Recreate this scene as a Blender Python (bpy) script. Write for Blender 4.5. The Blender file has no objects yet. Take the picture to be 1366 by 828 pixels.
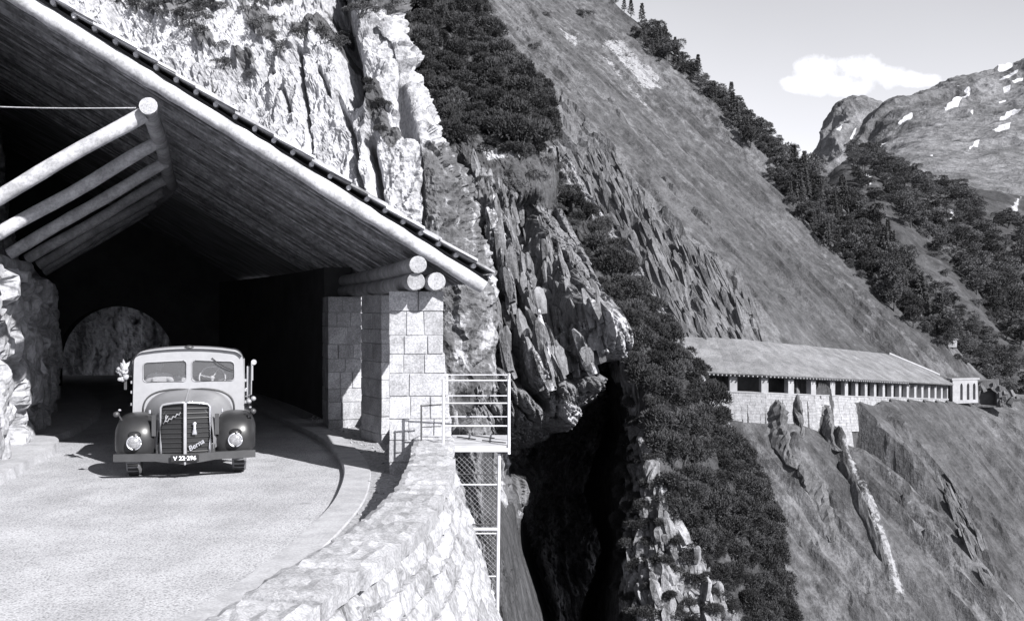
import bpy, bmesh, math, random
import numpy as np
from mathutils import Vector, Matrix, Euler

random.seed(7)
RNG = np.random.default_rng(7)
S = bpy.context.scene
C = S.collection
R = math.radians

# ------------------------------------------------------------------ camera, sky, sun, exposure
HC = 2.9            # eye height above the road
F = 1366.0          # focal length in photograph pixels
cam = bpy.data.cameras.new("camera")
cam.sensor_width = 36.0
cam.lens = 36.0
cam.clip_start = 0.1
cam.clip_end = 20000
camo = bpy.data.objects.new("camera", cam)
C.objects.link(camo)
camo.location = (0, 0, HC)
camo.rotation_euler = (R(90), 0, 0)
S.camera = camo

SUN = Vector((1.0, -1.12, 1.0)).normalized()
SUN_EL = math.asin(SUN.z)
W = bpy.data.worlds.new("World")
S.world = W
W.use_nodes = True
wt = W.node_tree
wt.nodes.clear()


def wn(t, **k):
    n = wt.nodes.new(t)
    for a, b in k.items():
        setattr(n, a, b)
    return n


def wmath(op, a, b=None, c=None, clamp=False):
    n = wn('ShaderNodeMath', operation=op, use_clamp=clamp)
    for i, v in enumerate((a, b, c)):
        if v is None:
            continue
        if isinstance(v, (int, float)):
            n.inputs[i].default_value = v
        else:
            wt.links.new(v, n.inputs[i])
    return n.outputs[0]


sky = wn('ShaderNodeTexSky', sky_type='NISHITA')
sky.sun_disc = False
sky.sun_elevation = SUN_EL
sky.sun_rotation = math.atan2(SUN.x, SUN.y)
sky.altitude = 1700
sky.air_density = 1.0
sky.dust_density = 1.2
sep = wn('ShaderNodeSeparateColor')
wt.links.new(sky.outputs[0], sep.inputs[0])
# a black and white plate sees mostly the blue of the sky
grey = wmath('ADD', wmath('MULTIPLY', sep.outputs[2], 0.50), wmath('MULTIPLY', sep.outputs[1], 0.35))
tc = wn('ShaderNodeTexCoord')
sx = wn('ShaderNodeSeparateXYZ')
wt.links.new(tc.outputs['Generated'], sx.inputs[0])
ysafe = wmath('MAXIMUM', sx.outputs[1], 0.05)
u = wmath('DIVIDE', sx.outputs[0], ysafe)
v = wmath('DIVIDE', sx.outputs[2], ysafe)
cx = wn('ShaderNodeCombineXYZ')
wt.links.new(u, cx.inputs[0])
wt.links.new(v, cx.inputs[1])
nz = wn('ShaderNodeTexNoise')
nz.inputs['Scale'].default_value = 34
nz.inputs['Detail'].default_value = 7
nz.inputs['Roughness'].default_value = 0.62
wt.links.new(cx.outputs[0], nz.inputs['Vector'])
cl = None
for (px, py, rx, ry) in ((1088, 98, 34, 25), (1150, 92, 34, 20), (1178, 102, 40, 17), (1218, 106, 38, 11), (1120, 114, 66, 17), (1075, 112, 34, 14)):
    du = wmath('DIVIDE', wmath('SUBTRACT', u, (px - 683) / F), rx / F)
    dv = wmath('DIVIDE', wmath('SUBTRACT', v, (414 - py) / F), ry / F)
    r2 = wmath('ADD', wmath('MULTIPLY', du, du), wmath('MULTIPLY', dv, dv))
    g = wmath('SUBTRACT', 1.0, r2)
    cl = g if cl is None else wmath('SMOOTH_MAX', cl, g, 0.35)
cl = wmath('ADD', cl, wmath('MULTIPLY', wmath('SUBTRACT', nz.outputs[0], 0.5), 3.4))
cl = wmath('MULTIPLY_ADD', cl, 0.70, 0.0, clamp=True)
cl = wmath('MULTIPLY', cl, wmath('MULTIPLY_ADD', nz.outputs[0], 0.6, 0.55, clamp=True))
n2 = wn('ShaderNodeTexNoise')
n2.inputs['Scale'].default_value = 3.0
n2.inputs['Detail'].default_value = 4
wt.links.new(tc.outputs['Generated'], n2.inputs['Vector'])
veil = wmath('MULTIPLY', wmath('SUBTRACT', n2.outputs[0], 0.42), 0.5, clamp=True)
SKY_CLOUD = 6.9
mixc = wn('ShaderNodeMix', data_type='FLOAT')
wt.links.new(cl, mixc.inputs[0])
wt.links.new(wmath('ADD', grey, veil), mixc.inputs[2])
mixc.inputs[3].default_value = SKY_CLOUD
comb = wn('ShaderNodeCombineColor')
wt.links.new(wmath('MULTIPLY', mixc.outputs[0], 0.972), comb.inputs[0])
wt.links.new(wmath('MULTIPLY', mixc.outputs[0], 0.98), comb.inputs[1])
wt.links.new(wmath('MULTIPLY', mixc.outputs[0], 1.04), comb.inputs[2])
bg = wn('ShaderNodeBackground')
bg.inputs[1].default_value = 0.10
wt.links.new(comb.outputs[0], bg.inputs[0])
wo = wn('ShaderNodeOutputWorld')
wt.links.new(bg.outputs[0], wo.inputs[0])

sl = bpy.data.lights.new("sun", 'SUN')
sl.energy = 4.6
sl.angle = R(0.5)
sl.color = (1.0, 0.985, 0.97)
slo = bpy.data.objects.new("sun", sl)
C.objects.link(slo)
slo.rotation_euler = SUN.to_track_quat('Z', 'Y').to_euler()

S.view_settings.view_transform = 'Standard'
S.view_settings.look = 'None'
S.view_settings.exposure = 1.2
S.view_settings.gamma = 1.0
S.cycles.max_bounces = 5
S.cycles.diffuse_bounces = 3
S.cycles.transparent_max_bounces = 12

# ------------------------------------------------------------------ helpers


def at(px, py, Y):
    return np.array([(px - 683) / F * Y, Y, HC - (py - 414) / F * Y])


def proj(P):
    P = np.asarray(P, float)
    Y = np.maximum(P[..., 1], 0.01)
    return 683 + F * P[..., 0] / Y, 414 - F * (P[..., 2] - HC) / Y


def G(v):
    return (v * 0.972, v * 0.98, v * 1.04, 1)


def _hash(ix, iy, iz, seed):
    h = (ix.astype(np.int64) * 374761393 + iy.astype(np.int64) * 668265263 + iz.astype(np.int64) * 2147483647 + seed * 974634533) & 0xFFFFFFFF
    h = ((h ^ (h >> 13)) * 1274126177) & 0xFFFFFFFF
    h = ((h ^ (h >> 15)) * 2246822519) & 0xFFFFFFFF
    h = h ^ (h >> 16)
    return (h & 0xFFFFFF) / float(0xFFFFFF)


def vnoise(p, seed=0):
    i = np.floor(p)
    f = p - i
    f = f * f * f * (f * (f * 6 - 15) + 10)
    i = i.astype(np.int64)
    r = 0
    for dx in (0, 1):
        wx = f[..., 0] if dx else 1 - f[..., 0]
        for dy in (0, 1):
            wy = f[..., 1] if dy else 1 - f[..., 1]
            for dz in (0, 1):
                wz = f[..., 2] if dz else 1 - f[..., 2]
                r = r + wx * wy * wz * _hash(i[..., 0] + dx, i[..., 1] + dy, i[..., 2] + dz, seed)
    return r


def fbm(p, octv=4, seed=0, gain=0.5):
    a, s, t = 1.0, 0, 0
    for o in range(octv):
        s = s + a * (vnoise(p, seed + o) * 2 - 1)
        t += a
        a *= gain
        p = p * 2.03 + 11.3
    return s / t


def ridged(p, octv=4, seed=0, gain=0.5):
    a, s, t = 1.0, 0, 0
    for o in range(octv):
        n = 1 - np.abs(vnoise(p, seed + o) * 2 - 1) * 2
        s = s + a * n
        t += a
        a *= gain
        p = p * 2.07 + 7.7
    return s / t


def worley(p, seed=0):
    """distance to the nearest cell point, distance gap to the second one, and a random value of the cell"""
    i = np.floor(p).astype(np.int64)
    f = p - i
    d1 = np.full(p.shape[:-1], 9.0)
    d2 = np.full(p.shape[:-1], 9.0)
    val = np.zeros(p.shape[:-1])
    for dx in (-1, 0, 1):
        for dy in (-1, 0, 1):
            for dz in (-1, 0, 1):
                a, b, c = i[..., 0] + dx, i[..., 1] + dy, i[..., 2] + dz
                q0 = dx + _hash(a, b, c, seed) - f[..., 0]
                q1 = dy + _hash(a, b, c, seed + 1) - f[..., 1]
                q2 = dz + _hash(a, b, c, seed + 2) - f[..., 2]
                d = np.sqrt(q0 * q0 + q1 * q1 + q2 * q2)
                h = _hash(a, b, c, seed + 3)
                near = d < d1
                d2 = np.where(near, d1, np.minimum(d2, d))
                val = np.where(near, h, val)
                d1 = np.where(near, d, d1)
    return d1, d2 - d1, val


def sstep(a, b, x):
    t = np.clip((x - a) / (b - a), 0, 1)
    return t * t * (3 - 2 * t)


def polysd(x, y, poly):
    """signed distance to a polygon, negative inside"""
    x = np.asarray(x, float)
    y = np.asarray(y, float)
    d = np.full(x.shape, 1e9)
    ins = np.zeros(x.shape, bool)
    n = len(poly)
    for k in range(n):
        x0, y0 = poly[k]
        x1, y1 = poly[(k + 1) % n]
        ex, ey = x1 - x0, y1 - y0
        t = np.clip(((x - x0) * ex + (y - y0) * ey) / (ex * ex + ey * ey + 1e-9), 0, 1)
        d = np.minimum(d, np.hypot(x - x0 - t * ex, y - y0 - t * ey))
        if y0 != y1:
            c = ((y0 <= y) & (y1 > y)) | ((y1 <= y) & (y0 > y))
            ins ^= c & (x < x0 + (y - y0) * ex / ey)
    return np.where(ins, -d, d)


def linesd(x, y, pts):
    d = np.full(np.shape(x), 1e9)
    for (x0, y0), (x1, y1) in zip(pts[:-1], pts[1:]):
        ex, ey = x1 - x0, y1 - y0
        t = np.clip(((x - x0) * ex + (y - y0) * ey) / (ex * ex + ey * ey + 1e-9), 0, 1)
        d = np.minimum(d, np.hypot(x - x0 - t * ex, y - y0 - t * ey))
    return d


def link(name, me, parent=None, mat=None, loc=None):
    o = bpy.data.objects.new(name, me)
    C.objects.link(o)
    if parent is not None:
        o.parent = parent
    if mat is not None and me is not None and not me.materials:
        me.materials.append(mat)
    if loc is not None:
        o.location = loc
    return o


def mesh(name, verts, faces, smooth=False):
    me = bpy.data.meshes.new(name)
    me.from_pydata([tuple(map(float, q)) for q in verts], [], faces)
    if smooth:
        me.polygons.foreach_set('use_smooth', [True] * len(me.polygons))
    me.update()
    return me


def tag(o, label=None, cat=None, group=None, kind=None):
    if label:
        o['label'] = label
    if cat:
        o['category'] = cat
    if group:
        o['group'] = group
    if kind:
        o['kind'] = kind
    return o


def empty(name, loc=(0, 0, 0), rz=0.0):
    o = bpy.data.objects.new(name, None)
    C.objects.link(o)
    o.location = loc
    o.rotation_euler = (0, 0, rz)
    o.empty_display_size = 0.2
    return o


def grid_mesh(name, P, mat, smooth=False, attrs=None, kind='structure', parent=None, flip=False):
    nu, nv = P.shape[:2]
    me = bpy.data.meshes.new(name)
    idx = np.arange(nu * nv).reshape(nu, nv)
    q = np.stack([idx[:-1, :-1], idx[1:, :-1], idx[1:, 1:], idx[:-1, 1:]], -1).reshape(-1, 4)
    if flip:
        q = q[:, ::-1]
    me.vertices.add(nu * nv)
    me.vertices.foreach_set('co', P.reshape(-1).astype(np.float32))
    me.loops.add(q.size)
    me.loops.foreach_set('vertex_index', q.reshape(-1).astype(np.int32))
    me.polygons.add(len(q))
    me.polygons.foreach_set('loop_start', np.arange(0, q.size, 4, dtype=np.int32))
    me.polygons.foreach_set('loop_total', np.full(len(q), 4, np.int32))
    me.polygons.foreach_set('use_smooth', np.full(len(q), smooth, bool))
    for k, a in (attrs or {}).items():
        at_ = me.attributes.new(k, 'FLOAT', 'POINT')
        at_.data.foreach_set('value', np.asarray(a, np.float32).reshape(-1))
    me.update()
    me.validate()
    o = link(name, me, parent, mat)
    if kind:
        o['kind'] = kind
    return o


def crw(n, m):
    """catmull-rom weights taking m control values to n samples"""
    Wm = np.zeros((n, m))
    for i in range(n):
        t = i / (n - 1) * (m - 1)
        k = min(int(t), m - 2)
        f = t - k
        w = (-.5 * f + f * f - .5 * f ** 3, 1 - 2.5 * f * f + 1.5 * f ** 3, .5 * f + 2 * f * f - 1.5 * f ** 3, -.5 * f * f + .5 * f ** 3)
        for j, ww in zip((k - 1, k, k + 1, k + 2), w):
            Wm[i, min(max(j, 0), m - 1)] += ww
    return Wm


def surf(ctrl, nu, nv):
    A = np.array(ctrl, float)
    return np.einsum('ir,jc,rck->ijk', crw(nu, A.shape[0]), crw(nv, A.shape[1]), A)


def normals(P):
    du = np.gradient(P, axis=0)
    dv = np.gradient(P, axis=1)
    n = np.cross(du, dv)
    n /= np.linalg.norm(n, axis=-1, keepdims=True) + 1e-9
    s = np.sign((n * (np.array([0, 0, HC]) - P)).sum(-1).mean())
    return n * s


def path3(pts, n):
    A = np.array(pts, float)
    P = crw(max(n * 4, 200), len(A)) @ A
    d = np.r_[0, np.cumsum(np.linalg.norm(np.diff(P, axis=0), axis=1))]
    t = np.linspace(0, d[-1], n)
    return np.stack([np.interp(t, d, P[:, k]) for k in range(A.shape[1])], -1)


class MB:
    def __init__(self):
        self.v = []
        self.f = []

    def add(self, vs, fs):
        b = len(self.v)
        self.v += [tuple(map(float, q)) for q in vs]
        self.f += [tuple(b + i for i in f) for f in fs]
        return self

    def box(self, c, s, rot=None, taper=1.0):
        x, y, z = (q / 2 for q in s)
        vs = []
        for sz in (-1, 1):
            k = taper if sz > 0 else 1
            for sx_, sy_ in ((-1, -1), (1, -1), (1, 1), (-1, 1)):
                p = Vector((sx_ * x * k, sy_ * y * k, sz * z))
                if rot is not None:
                    p = rot @ p
                vs.append((p.x + c[0], p.y + c[1], p.z + c[2]))
        return self.add(vs, [(3, 2, 1, 0), (4, 5, 6, 7), (0, 1, 5, 4), (1, 2, 6, 5), (2, 3, 7, 6), (3, 0, 4, 7)])

    def hexa(self, vs):
        return self.add(vs, [(3, 2, 1, 0), (4, 5, 6, 7), (0, 1, 5, 4), (1, 2, 6, 5), (2, 3, 7, 6), (3, 0, 4, 7)])

    def tube(self, pts, r, n=10, cap=True, wob=0.0):
        pts = [Vector(p) for p in pts]
        rs = r if isinstance(r, (list, tuple)) else [r] * len(pts)
        rings = []
        t0 = (pts[1] - pts[0]).normalized()
        ref = Vector((0, 0, 1)) if abs(t0.z) < 0.9 else Vector((1, 0, 0))
        for i, p in enumerate(pts):
            t = (pts[min(i + 1, len(pts) - 1)] - pts[max(i - 1, 0)]).normalized()
            a = t.cross(ref).normalized()
            b = a.cross(t)
            ring = []
            for k in range(n):
                w = rs[i] * (1 + wob * (random.random() - .5))
                q = p + a * math.cos(2 * math.pi * k / n) * w + b * math.sin(2 * math.pi * k / n) * w
                ring.append(q)
            rings.append(ring)
        b0 = len(self.v)
        for ring in rings:
            self.v += [tuple(q) for q in ring]
        for i in range(len(rings) - 1):
            for k in range(n):
                a_, b_ = b0 + i * n + k, b0 + i * n + (k + 1) % n
                self.f.append((a_, b_, b_ + n, a_ + n))
        if cap:
            self.f.append(tuple(b0 + k for k in reversed(range(n))))
            self.f.append(tuple(b0 + (len(rings) - 1) * n + k for k in range(n)))
        return self

    def loft(self, rings, closed=True, caps=(True, True)):
        n = len(rings[0])
        b0 = len(self.v)
        for ring in rings:
            self.v += [tuple(map(float, q)) for q in ring]
        m = n if closed else n - 1
        for i in range(len(rings) - 1):
            for k in range(m):
                a_, b_ = b0 + i * n + k, b0 + i * n + (k + 1) % n
                self.f.append((a_, b_, b_ + n, a_ + n))
        if caps[0]:
            self.f.append(tuple(b0 + k for k in reversed(range(n))))
        if caps[1]:
            self.f.append(tuple(b0 + (len(rings) - 1) * n + k for k in range(n)))
        return self

    def ball(self, c, r, nu=12, nv=8, z0=-90, z1=90):
        rr = r if isinstance(r, (tuple, list)) else (r, r, r)
        rings = []
        for j in range(nv + 1):
            la = R(z0 + (z1 - z0) * j / nv)
            k = max(math.cos(la), 1e-3)
            rings.append([(c[0] + rr[0] * k * math.cos(2 * math.pi * i / nu), c[1] + rr[1] * k * math.sin(2 * math.pi * i / nu), c[2] + rr[2] * math.sin(la)) for i in range(nu)])
        return self.loft(rings)

    def mesh(self, name, smooth=False, angle=None):
        me = mesh(name, self.v, self.f, smooth or angle is not None)
        bm = bmesh.new()
        bm.from_mesh(me)
        bmesh.ops.recalc_face_normals(bm, faces=bm.faces)
        if angle is not None:
            for e in bm.edges:
                if len(e.link_faces) == 2 and e.calc_face_angle(0) > R(angle):
                    e.smooth = False
        bm.to_mesh(me)
        bm.free()
        return me

    def build(self, name, mat, parent=None, smooth=False, angle=None, loc=None, bevel=0):
        me = self.mesh(name, smooth, angle)
        if bevel:
            bm = bmesh.new()
            bm.from_mesh(me)
            es = [e for e in bm.edges if len(e.link_faces) == 2 and e.calc_face_angle(0) > R(35)]
            bmesh.ops.bevel(bm, geom=es, offset=bevel, segments=2, affect='EDGES', profile=0.6)
            bm.to_mesh(me)
            bm.free()
        return link(name, me, parent, mat, loc)


def plate(name, outline, holes, th, mat, parent=None, axes='xz'):
    """flat panel with holes, cut as a filled 2D curve and extruded; lies in XZ with its middle at y=0"""
    cu = bpy.data.curves.new(name, 'CURVE')
    cu.dimensions = '2D'
    cu.fill_mode = 'BOTH'
    cu.extrude = th / 2
    for pl in [outline] + list(holes):
        sp = cu.splines.new('POLY')
        sp.points.add(len(pl) - 1)
        for q, (x, y) in zip(sp.points, pl):
            q.co = (x, y, 0, 1)
        sp.use_cyclic_u = True
    tmp = bpy.data.objects.new('tmp', cu)
    C.objects.link(tmp)
    dg = bpy.context.evaluated_depsgraph_get()
    me = bpy.data.meshes.new_from_object(tmp.evaluated_get(dg))
    bpy.data.objects.remove(tmp)
    bpy.data.curves.remove(cu)
    if axes == 'xz':
        me.transform(Matrix(((1, 0, 0, 0), (0, 0, -1, 0), (0, 1, 0, 0), (0, 0, 0, 1))))
    me.materials.clear()
    me.name = name
    return link(name, me, parent, mat)


def rrect(x0, y0, x1, y1, r, n=5):
    out = []
    for cx_, cy_, a0 in ((x1 - r, y1 - r, 0), (x0 + r, y1 - r, 90), (x0 + r, y0 + r, 180), (x1 - r, y0 + r, 270)):
        for k in range(n + 1):
            a = R(a0 + 90 * k / n)
            out.append((cx_ + r * math.cos(a), cy_ + r * math.sin(a)))
    return out


# ------------------------------------------------------------------ materials
def newmat(name):
    m = bpy.data.materials.new(name)
    m.use_nodes = True
    nt = m.node_tree
    b = nt.nodes['Principled BSDF']
    return m, nt, b


class NT:
    def __init__(self, nt):
        self.nt = nt

    def n(self, t, **k):
        x = self.nt.nodes.new(t)
        for a, b in k.items():
            setattr(x, a, b)
        return x

    def put(self, sock, v_):
        if isinstance(v_, (int, float)):
            sock.default_value = v_
        elif isinstance(v_, (tuple, list)):
            sock.default_value = v_
        else:
            self.nt.links.new(v_, sock)

    def m(self, op, a, b=None, c=None, clamp=False):
        x = self.n('ShaderNodeMath', operation=op, use_clamp=clamp)
        for i, v_ in enumerate((a, b, c)):
            if v_ is not None:
                self.put(x.inputs[i], v_)
        return x.outputs[0]

    def mix(self, f, a, b):
        x = self.n('ShaderNodeMix', data_type='FLOAT')
        self.put(x.inputs[0], f)
        self.put(x.inputs[2], a)
        self.put(x.inputs[3], b)
        return x.outputs[0]

    def noise(self, vec, scale, detail=6, rough=0.6):
        x = self.n('ShaderNodeTexNoise')
        self.put(x.inputs['Vector'], vec)
        x.inputs['Scale'].default_value = scale
        x.inputs['Detail'].default_value = detail
        x.inputs['Roughness'].default_value = rough
        return x.outputs[0]

    def mapv(self, vec, scale, rot=(0, 0, 0)):
        x = self.n('ShaderNodeMapping')
        self.put(x.inputs['Vector'], vec)
        x.inputs['Scale'].default_value = scale
        x.inputs['Rotation'].default_value = rot
        return x.outputs[0]

    def ramp(self, f, a, b, lo=0.0, hi=1.0):
        x = self.n('ShaderNodeMapRange', clamp=True)
        x.interpolation_type = 'SMOOTHSTEP'
        self.put(x.inputs['Value'], f)
        for i, v_ in zip((1, 2, 3, 4), (a, b, lo, hi)):
            x.inputs[i].default_value = v_
        return x.outputs[0]

    def grey(self, v_):
        x = self.n('ShaderNodeCombineColor')
        self.put(x.inputs[0], self.m('MULTIPLY', v_, .972))
        self.put(x.inputs[1], self.m('MULTIPLY', v_, .98))
        self.put(x.inputs[2], self.m('MULTIPLY', v_, 1.04))
        return x.outputs[0]

    def attr(self, name):
        x = self.n('ShaderNodeAttribute', attribute_name=name)
        return x.outputs['Fac']


MATS = {}


def pm(name, val, rough=0.8, scale=6.0, var=0.25, bump=0.0, metal=0.0, spec=0.3, rnd=0.0, stretch=(1, 1, 1), fine=0.0, coat=0.0):
    """paint, wood, stone, metal: a grey with grain, fine relief and a per-object difference"""
    if name in MATS:
        return MATS[name]
    m, nt, b = newmat(name)
    q = NT(nt)
    t = q.n('ShaderNodeTexCoord')
    vec = q.mapv(t.outputs['Object'], stretch)
    f = q.noise(vec, scale, 7, 0.65)
    col = q.m('MULTIPLY', val, q.ramp(f, 0.25, 0.75, 1 - var, 1 + var))
    if fine:
        f2 = q.noise(vec, scale * 9, 3, 0.7)
        col = q.m('MULTIPLY', col, q.ramp(f2, 0.3, 0.7, 1 - fine, 1 + fine))
    if rnd:
        oi = q.n('ShaderNodeObjectInfo')
        col = q.m('MULTIPLY', col, q.ramp(oi.outputs['Random'], 0, 1, 1 - rnd, 1 + rnd))
    nt.links.new(q.grey(col), b.inputs['Base Color'])
    b.inputs['Roughness'].default_value = rough
    b.inputs['Metallic'].default_value = metal
    b.inputs['Specular IOR Level'].default_value = spec
    b.inputs['Coat Weight'].default_value = coat
    b.inputs['Coat Roughness'].default_value = 0.15
    if bump:
        bp = q.n('ShaderNodeBump')
        bp.inputs['Strength'].default_value = 0.6
        bp.inputs['Distance'].default_value = bump
        nt.links.new(q.noise(vec, scale * 2.2, 8, 0.7), bp.inputs['Height'])
        nt.links.new(bp.outputs[0], b.inputs['Normal'])
    MATS[name] = m
    return m


def terrain_mat(name, grass, rock, white, unit, rot=(0, 0, 0), str_=(1, 1, 0.25), bump=0.3, contrast=0.55, mott=1.2):
    """hillside: grass, rock and bare scree mixed by vertex attributes (what grows where, some light and shade painted in), with streaks, grain and relief.
    unit = size in metres of the middle-sized grain"""
    m, nt, b = newmat(name)
    q = NT(nt)
    geo = q.n('ShaderNodeNewGeometry')
    pos = geo.outputs['Position']
    big = q.noise(pos, 0.12 / unit, 5, 0.6)
    mid = q.noise(pos, 0.8 / unit, 7, 0.68)
    st = q.noise(q.mapv(pos, str_, rot), 0.9 / unit, 6, 0.65)
    fin = q.noise(pos, 5.0 / unit, 4, 0.7)
    rk = q.attr('rock')
    rk = q.ramp(q.m('ADD', rk, q.m('MULTIPLY', q.m('SUBTRACT', q.m('ADD', mid, q.m('MULTIPLY', st, 0.6)), 0.8), 1.1)), 0.38, 0.62)
    wh = q.attr('bare')
    wh = q.ramp(q.m('ADD', wh, q.m('MULTIPLY', q.m('SUBTRACT', q.m('ADD', mid, q.m('MULTIPLY', fin, 0.5)), 0.75), mott)), 0.42, 0.62)
    g = q.m('MULTIPLY', grass, q.ramp(q.m('ADD', q.m('MULTIPLY', mid, .5), q.m('MULTIPLY', fin, .5)), 0.3, 0.7, 1 - contrast, 1 + contrast))
    g = q.m('MULTIPLY', g, q.ramp(big, 0.3, 0.7, 0.72, 1.3))
    g = q.m('MULTIPLY', g, q.ramp(st, 0.3, 0.7, 0.75, 1.3))
    r = q.m('MULTIPLY', rock, q.ramp(st, 0.28, 0.72, 1 - contrast, 1 + contrast * .7))
    r = q.m('MULTIPLY', r, q.ramp(fin, 0.3, 0.65, 0.7, 1.2))
    r = q.m('MULTIPLY', r, q.ramp(big, 0.3, 0.7, 0.85, 1.15))
    w = q.m('MULTIPLY', white, q.ramp(fin, 0.3, 0.7, 0.8, 1.15))
    c = q.mix(rk, g, r)
    c = q.mix(wh, c, w)
    c = q.m('MINIMUM', c, 0.85)
    nt.links.new(q.grey(c), b.inputs['Base Color'])
    b.inputs['Roughness'].default_value = 0.95
    b.inputs['Specular IOR Level'].default_value = 0.1
    bp = q.n('ShaderNodeBump')
    bp.inputs['Strength'].default_value = 0.7
    bp.inputs['Distance'].default_value = bump
    h = q.m('ADD', q.m('MULTIPLY', fin, 0.35), q.m('ADD', q.m('MULTIPLY', mid, .7), q.m('MULTIPLY', st, 0.8)))
    nt.links.new(h, bp.inputs['Height'])
    nt.links.new(bp.outputs[0], b.inputs['Normal'])
    MATS[name] = m
    return m


def leaf_mat(name, val, rnd=0.35):
    m, nt, b = newmat(name)
    q = NT(nt)
    oi = q.n('ShaderNodeObjectInfo')
    geo = q.n('ShaderNodeNewGeometry')
    f = q.noise(geo.outputs['Position'], 1.3, 4, 0.7)
    c = q.m('MULTIPLY', val, q.ramp(oi.outputs['Random'], 0, 1, 1 - rnd, 1 + rnd))
    c = q.m('MULTIPLY', c, q.ramp(f, .3, .7, .65, 1.4))
    nt.links.new(q.grey(c), b.inputs['Base Color'])
    b.inputs['Roughness'].default_value = 0.75
    b.inputs['Specular IOR Level'].default_value = 0.15
    MATS[name] = m
    return m


def glass_mat(name, val=0.9):
    m, nt, b = newmat(name)
    q = NT(nt)
    tr = q.n('ShaderNodeBsdfTransparent')
    tr.inputs[0].default_value = (val, val, val, 1)
    gl = q.n('ShaderNodeBsdfGlossy')
    gl.inputs['Roughness'].default_value = 0.04
    df = q.n('ShaderNodeBsdfDiffuse')
    df.inputs[0].default_value = G(0.5)
    mx = q.n('ShaderNodeMixShader')
    mx.inputs[0].default_value = 0.06
    nt.links.new(tr.outputs[0], mx.inputs[1])
    nt.links.new(gl.outputs[0], mx.inputs[2])
    m2 = q.n('ShaderNodeMixShader')
    m2.inputs[0].default_value = 0.07      # share of grey diffuse film over the pane
    nt.links.new(mx.outputs[0], m2.inputs[1])
    nt.links.new(df.outputs[0], m2.inputs[2])
    nt.links.new(m2.outputs[0], nt.nodes['Material Output'].inputs[0])
    MATS[name] = m
    return m

# ------------------------------------------------------------------ hillsides
M_CLIFF = terrain_mat('pale limestone', 0.09, 0.34, 0.42, 1.0, rot=(0, R(-8), 0), str_=(1.5, 1.5, 0.22), bump=0.3, contrast=0.34)
M_CRAG = terrain_mat('dark slate crag', 0.055, 0.15, 0.36, 0.9, str_=(1.8, 1.8, 0.16), bump=0.3, contrast=0.6)
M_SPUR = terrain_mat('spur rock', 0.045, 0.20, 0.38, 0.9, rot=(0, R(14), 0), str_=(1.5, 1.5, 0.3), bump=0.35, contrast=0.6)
M_HILL = terrain_mat('mountain pasture', 0.066, 0.105, 0.25, 2.2, rot=(0, R(35), 0), str_=(1.5, 1.5, 0.16), bump=0.8, contrast=0.36)
M_FARW = terrain_mat('far slope', 0.045, 0.075, 0.4, 5.0, str_=(1, 1, 0.4), bump=1.2, contrast=0.5)
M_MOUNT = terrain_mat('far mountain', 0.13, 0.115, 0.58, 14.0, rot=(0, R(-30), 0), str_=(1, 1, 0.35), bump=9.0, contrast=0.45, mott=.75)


def shear(P, kx, s):
    """coordinates in which strata leaning by kx (metres of x per metre of height) stand upright"""
    Q = P.copy()
    Q[..., 0] = P[..., 0] + kx * P[..., 2]
    return Q * np.array(s)


SHEETS = {}


def sheet(name, ctrl, nu, nv, mat, fn, smooth=False, kind='structure'):
    A = np.array([[at(*c) for c in row] for row in ctrl])
    P = surf(A, nu, nv)
    N = normals(P)
    px, py = proj(P)
    P2, attrs = fn(P, N, px, py)
    o = grid_mesh(name, P2, mat, smooth, attrs, kind)
    SHEETS[name] = (P2, normals(P2))
    return o


# --- pale cliff above the timber gallery
CL_GRASS = [[(165, -60), (165, 8), (205, 22), (240, 34), (262, 46), (285, 18), (330, 20), (385, 5), (400, -60)],
            [(330, 22), (360, 28), (372, 55), (380, 78), (362, 72), (340, 50)], [(272, 60), (298, 68), (300, 88), (276, 86)],
            [(322, 82), (350, 95), (352, 110), (330, 106)], [(395, 48), (425, 30), (470, 60), (460, 74), (430, 52), (400, 66)],
            [(430, 0), (470, -20), (560, -20), (520, 20), (480, 20), (450, 5)],
            [(490, 105), (505, 130), (520, 180), (535, 190), (520, 205), (500, 170), (482, 120)]]


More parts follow.
